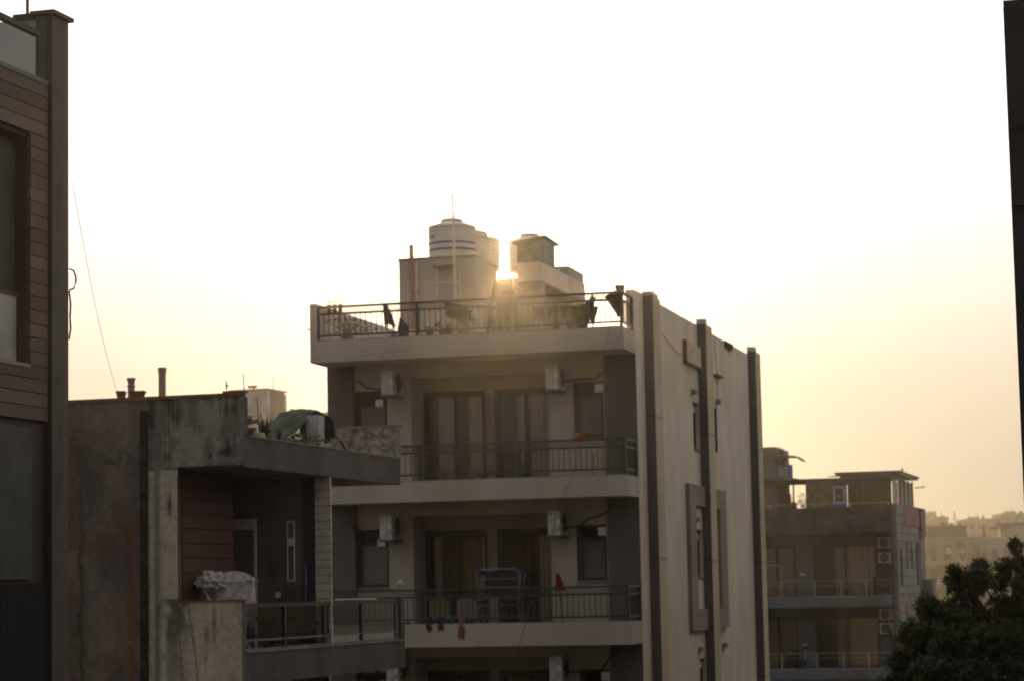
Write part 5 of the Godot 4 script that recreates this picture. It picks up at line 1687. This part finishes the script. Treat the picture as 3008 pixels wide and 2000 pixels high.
	t = thing("blue_umbrella", "furled blue umbrella hanging at the far end of the balcony", "umbrella", OLD, -0.42, -0.2, 3.8)
	oy = 0
	st = mk()
	lathe(st, [Vector2(0, 0.0), Vector2(0.02, 0.1), Vector2(0.035, 0.45), Vector2(0.02, 0.75), Vector2(0, 0.8)], 10)
	part("canopy", st, "blue", t)
	oy = EYE
	bushy_plant("potted plant behind the glass of the balcony railing, near the sheets", OLD, -0.4, -0.98, 2.2, 0.14, 0.2, 0.5, 0.45, 24, "plants behind the balcony glass")
	bushy_plant("potted plant behind the second glass pane of the balcony railing", OLD, -0.4, -0.98, 3.4, 0.14, 0.2, 0.5, 0.4, 24, "plants behind the balcony glass")
	t = thing("curtain_rod", "thin pale rod lying along the far end of the balcony rail", "rod", OLD)
	tubep("rod", [v(-0.04, -0.075, 4.2), v(-0.04, -0.075, 6.3)], 0.014, "white_metal", t)

func laundry(label: String, u: float, h: float, w: float, rx: float, ry: float, rz: float, sd: int) -> void:
	var t := thing("sheet_heap", label, "sheet", OLD, u, h - 0.1, w)
	oy = 0
	var n := noise(1.3, 4, FastNoiseLite.TYPE_SIMPLEX_SMOOTH, sd)
	var st := mk()
	var NX := 48
	var NY := 24
	var pt := func(i: int, j: int) -> Vector3:
		var a := TAU * (i % 48) / 48.0
		var b := PI * j / 24.0 - PI / 2
		var d := Vector3(cos(a) * cos(b), sin(b), sin(a) * cos(b))
		var k := 0.95 + 0.4 * n.get_noise_3d(d.x * 1.3, d.y * 1.3, d.z * 1.3) - 0.3 * absf(n.get_noise_3d(d.x * 0.9 + 9, d.y * 3.0, d.z * 2.2)) + 0.05 * sin(d.x * 14.0 + d.y * 9.0)
		return Vector3(d.x * rx * k, (d.y * ry * 0.6 if d.y > 0 else d.y * 0.16) * k + 0.12, d.z * rz * k)
	for j in NY:
		for i in NX:
			var a: Vector3 = pt.call(i, j)
			var b: Vector3 = pt.call(i + 1, j)
			var c: Vector3 = pt.call(i + 1, j + 1)
			var d: Vector3 = pt.call(i, j + 1)
			var nn := (c - a).cross(d - b).normalized()
			if nn.dot(a + c - Vector3(0, 0.24, 0)) < 0:
				nn = -nn
			quad(st, a, b, c, d, nn)
	part("cloth", st, "cloth_white", t)
	oy = EYE

# ---------------------------------------------------------------- things on the grey house
func grey_things() -> void:
	var W0 := 1.6
	var names := [["dim air conditioner under the parapet of the grey house, upper of its pair", "brighter air conditioner on the grey house, lower of the upper pair"], ["dim air conditioner under the middle slab of the grey house, upper of its pair", "air conditioner on the grey house, lowest of the four"]]
	var proto: Node3D
	for k in 2:
		for i in 2:
			var h := (1.53 if i == 0 else 0.90) - 3.02 * k + (0.04 if i and k else 0.0)
			var u := -0.58 - 0.04 * k
			var lb: String = names[k][i]
			if proto == null:
				proto = thing("wall_air_conditioner", lb, "air conditioner", GREY, u, h, W0 - 0.34, "air conditioners on the grey house")
				oy = 0
				boxp("casing", [-0.38, 0.38, 0, 0.46, 0.0, 0.3], "white_metal", proto)
				var st := mk()
				for q in 24:
					var a0 := TAU * q / 24
					var a1 := TAU * (q + 1) / 24
					var c := Vector3(-0.13, 0.23, 0.012)
					tri(st, c, c + Vector3(cos(a0), sin(a0), 0) * 0.2, c + Vector3(cos(a1), sin(a1), 0) * 0.2, Vector3(0, 0, 1), Vector3(0, 0, 1), Vector3(0, 0, 1))
				part("fan_grille", st, "grille", proto)
				boxp("hub", [-0.16, -0.10, 0.2, 0.26, -0.03, -0.014], "sheet", proto)
				boxp("badge", [0.2, 0.32, 0.33, 0.4, -0.01, -0.002], "grey_print", proto)
				boxp("bracket", [-0.4, 0.4, -0.06, -0.004, -0.02, 0.32], "gb_slot", proto)
				oy = EYE
			else:
				var d := proto.duplicate()
				d.name = numbered("wall_air_conditioner", self)
				add_child(d, true)
				d.position = place(GREY, u, h, W0 - 0.34)
				tag(d, lb, "air conditioner", "air conditioners on the grey house")
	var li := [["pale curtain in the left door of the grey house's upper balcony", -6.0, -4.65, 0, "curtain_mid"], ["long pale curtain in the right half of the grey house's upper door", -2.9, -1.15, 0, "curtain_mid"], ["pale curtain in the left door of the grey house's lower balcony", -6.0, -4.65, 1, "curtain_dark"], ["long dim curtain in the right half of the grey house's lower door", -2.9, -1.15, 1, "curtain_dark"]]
	for a in li:
		var dy: float = -3.02 * a[3]
		oy = 0
		var t := thing("door_curtain", a[0], "curtain", GREY, (a[1] + a[2]) / 2, -0.42 + dy, W0 + 0.3, "curtains in the grey house")
		var hw: float = (a[2] - a[1]) / 2
		var st := mk()
		sheet(st, Vector3(-hw, 2.1, 0), Vector3(hw, 2.1, 0), Vector3(-hw, 0, 0), Vector3(hw, 0, 0), 0.05, hw * 7, 0, 0, 3)
		part("cloth", st, a[4], t)
		oy = EYE
	var s := thing("silver_stand", "thin silver stand behind the grey house's upper railing, at its left door", "stand", GREY, -4.98, -0.48, 0.5)
	oy = 0
	tubep("pole", [Vector3(0, 0, 0), Vector3(0.0, 0.8, 0), Vector3(-0.02, 1.3, 0), Vector3(-0.12, 1.38, 0), Vector3(-0.6, 1.4, 0)], 0.014, "steel", s)
	tubep("foot", [Vector3(-0.15, 0.0, 0), Vector3(0.15, 0, 0)], 0.014, "steel", s)
	oy = EYE
	s = thing("furled_parasol", "dark furled parasol at the right end of the grey house's upper balcony", "parasol", GREY, -1.12, -0.45, 0.9)
	oy = 0
	var st := mk()
	lathe(st, [Vector2(0, 0), Vector2(0.03, 0.05), Vector2(0.07, 0.4), Vector2(0.09, 0.55), Vector2(0.05, 0.78), Vector2(0, 0.84)], 12)
	part("canopy", st, "cloth_maroon", s)
	oy = EYE
	s = thing("exercise_bike", "dark exercise bike standing on the grey house's lower balcony", "exercise bike", GREY, -4.35, -3.5, 0.7)
	oy = 0
	tubep("frame", [Vector3(-0.3, 0.05, 0), Vector3(-0.05, 0.35, 0), Vector3(-0.15, 0.75, 0)], 0.03, "black", s)
	tubep("frame", [Vector3(-0.05, 0.35, 0), Vector3(0.2, 0.4, 0), Vector3(0.28, 0.85, 0), Vector3(0.2, 0.95, 0)], 0.025, "steel", s)
	boxp("seat", [-0.3, -0.02, 0.75, 0.82, -0.1, 0.1], "black", s)
	boxp("console", [0.2, 0.34, 0.85, 1.0, -0.08, 0.08], "black", s)
	tubep("foot", [Vector3(-0.3, 0.03, -0.2), Vector3(-0.3, 0.03, 0.2)], 0.03, "steel", s)
	tubep("foot", [Vector3(0.25, 0.03, -0.2), Vector3(0.25, 0.03, 0.2)], 0.03, "steel", s)
	st = mk()
	lathe(st, [Vector2(0, -0.03), Vector2(0.2, -0.03), Vector2(0.2, 0.03), Vector2(0, 0.03)], 18)
	var fw := part("flywheel", st, "black", s)
	fw.rotation.x = PI / 2
	fw.position = Vector3(0.1, 0.26, 0)
	oy = EYE
	s = thing("dark_cabinet", "dark cabinet left of the exercise bike on the grey house's balcony", "cabinet", GREY, -4.75, -3.5, 1.0)
	oy = 0
	boxp("body", [-0.22, 0.2, 0, 0.62, 0, 0.4], "black", s)
	boxp("top_panel", [-0.24, 0.22, 0.622, 0.65, -0.02, 0.42], "gb_slot", s)
	oy = EYE
	bushy_plant("leafy pot plant behind the left glass of the upper grey balcony", GREY, -5.1, -0.48, 0.6, 0.15, 0.2, 0.6, 0.35, 22, "plants on the grey house balconies")
	bushy_plant("leafy pot plant before the long curtain of the upper grey balcony", GREY, -2.4, -0.48, 0.8, 0.15, 0.2, 0.5, 0.35, 22, "plants on the grey house balconies")
	bushy_plant("leafy pot plant beside the parasol on the upper grey balcony", GREY, -1.45, -0.48, 0.8, 0.15, 0.2, 0.5, 0.35, 22, "plants on the grey house balconies")
	bushy_plant("thin shrub beside the cane room on the grey house roof", GREY, -3.98, 2.6, 0.9, 0.12, 0.25, 0.35, 1.1, 40, "plants on the grey house roof")
	bushy_plant("dark shrub under the deck at the left end of the grey roof", GREY, -5.1, 2.6, 1.6, 0.2, 0.3, 0.8, 1.2, 50, "plants on the grey house roof")
	bushy_plant("green shrub top at the bottom edge, left of the grey house's lower balcony", GREY, -4.2, -5.2, -1.0, 0.2, 0.3, 0.7, 0.9, 60, "plants below the grey house")
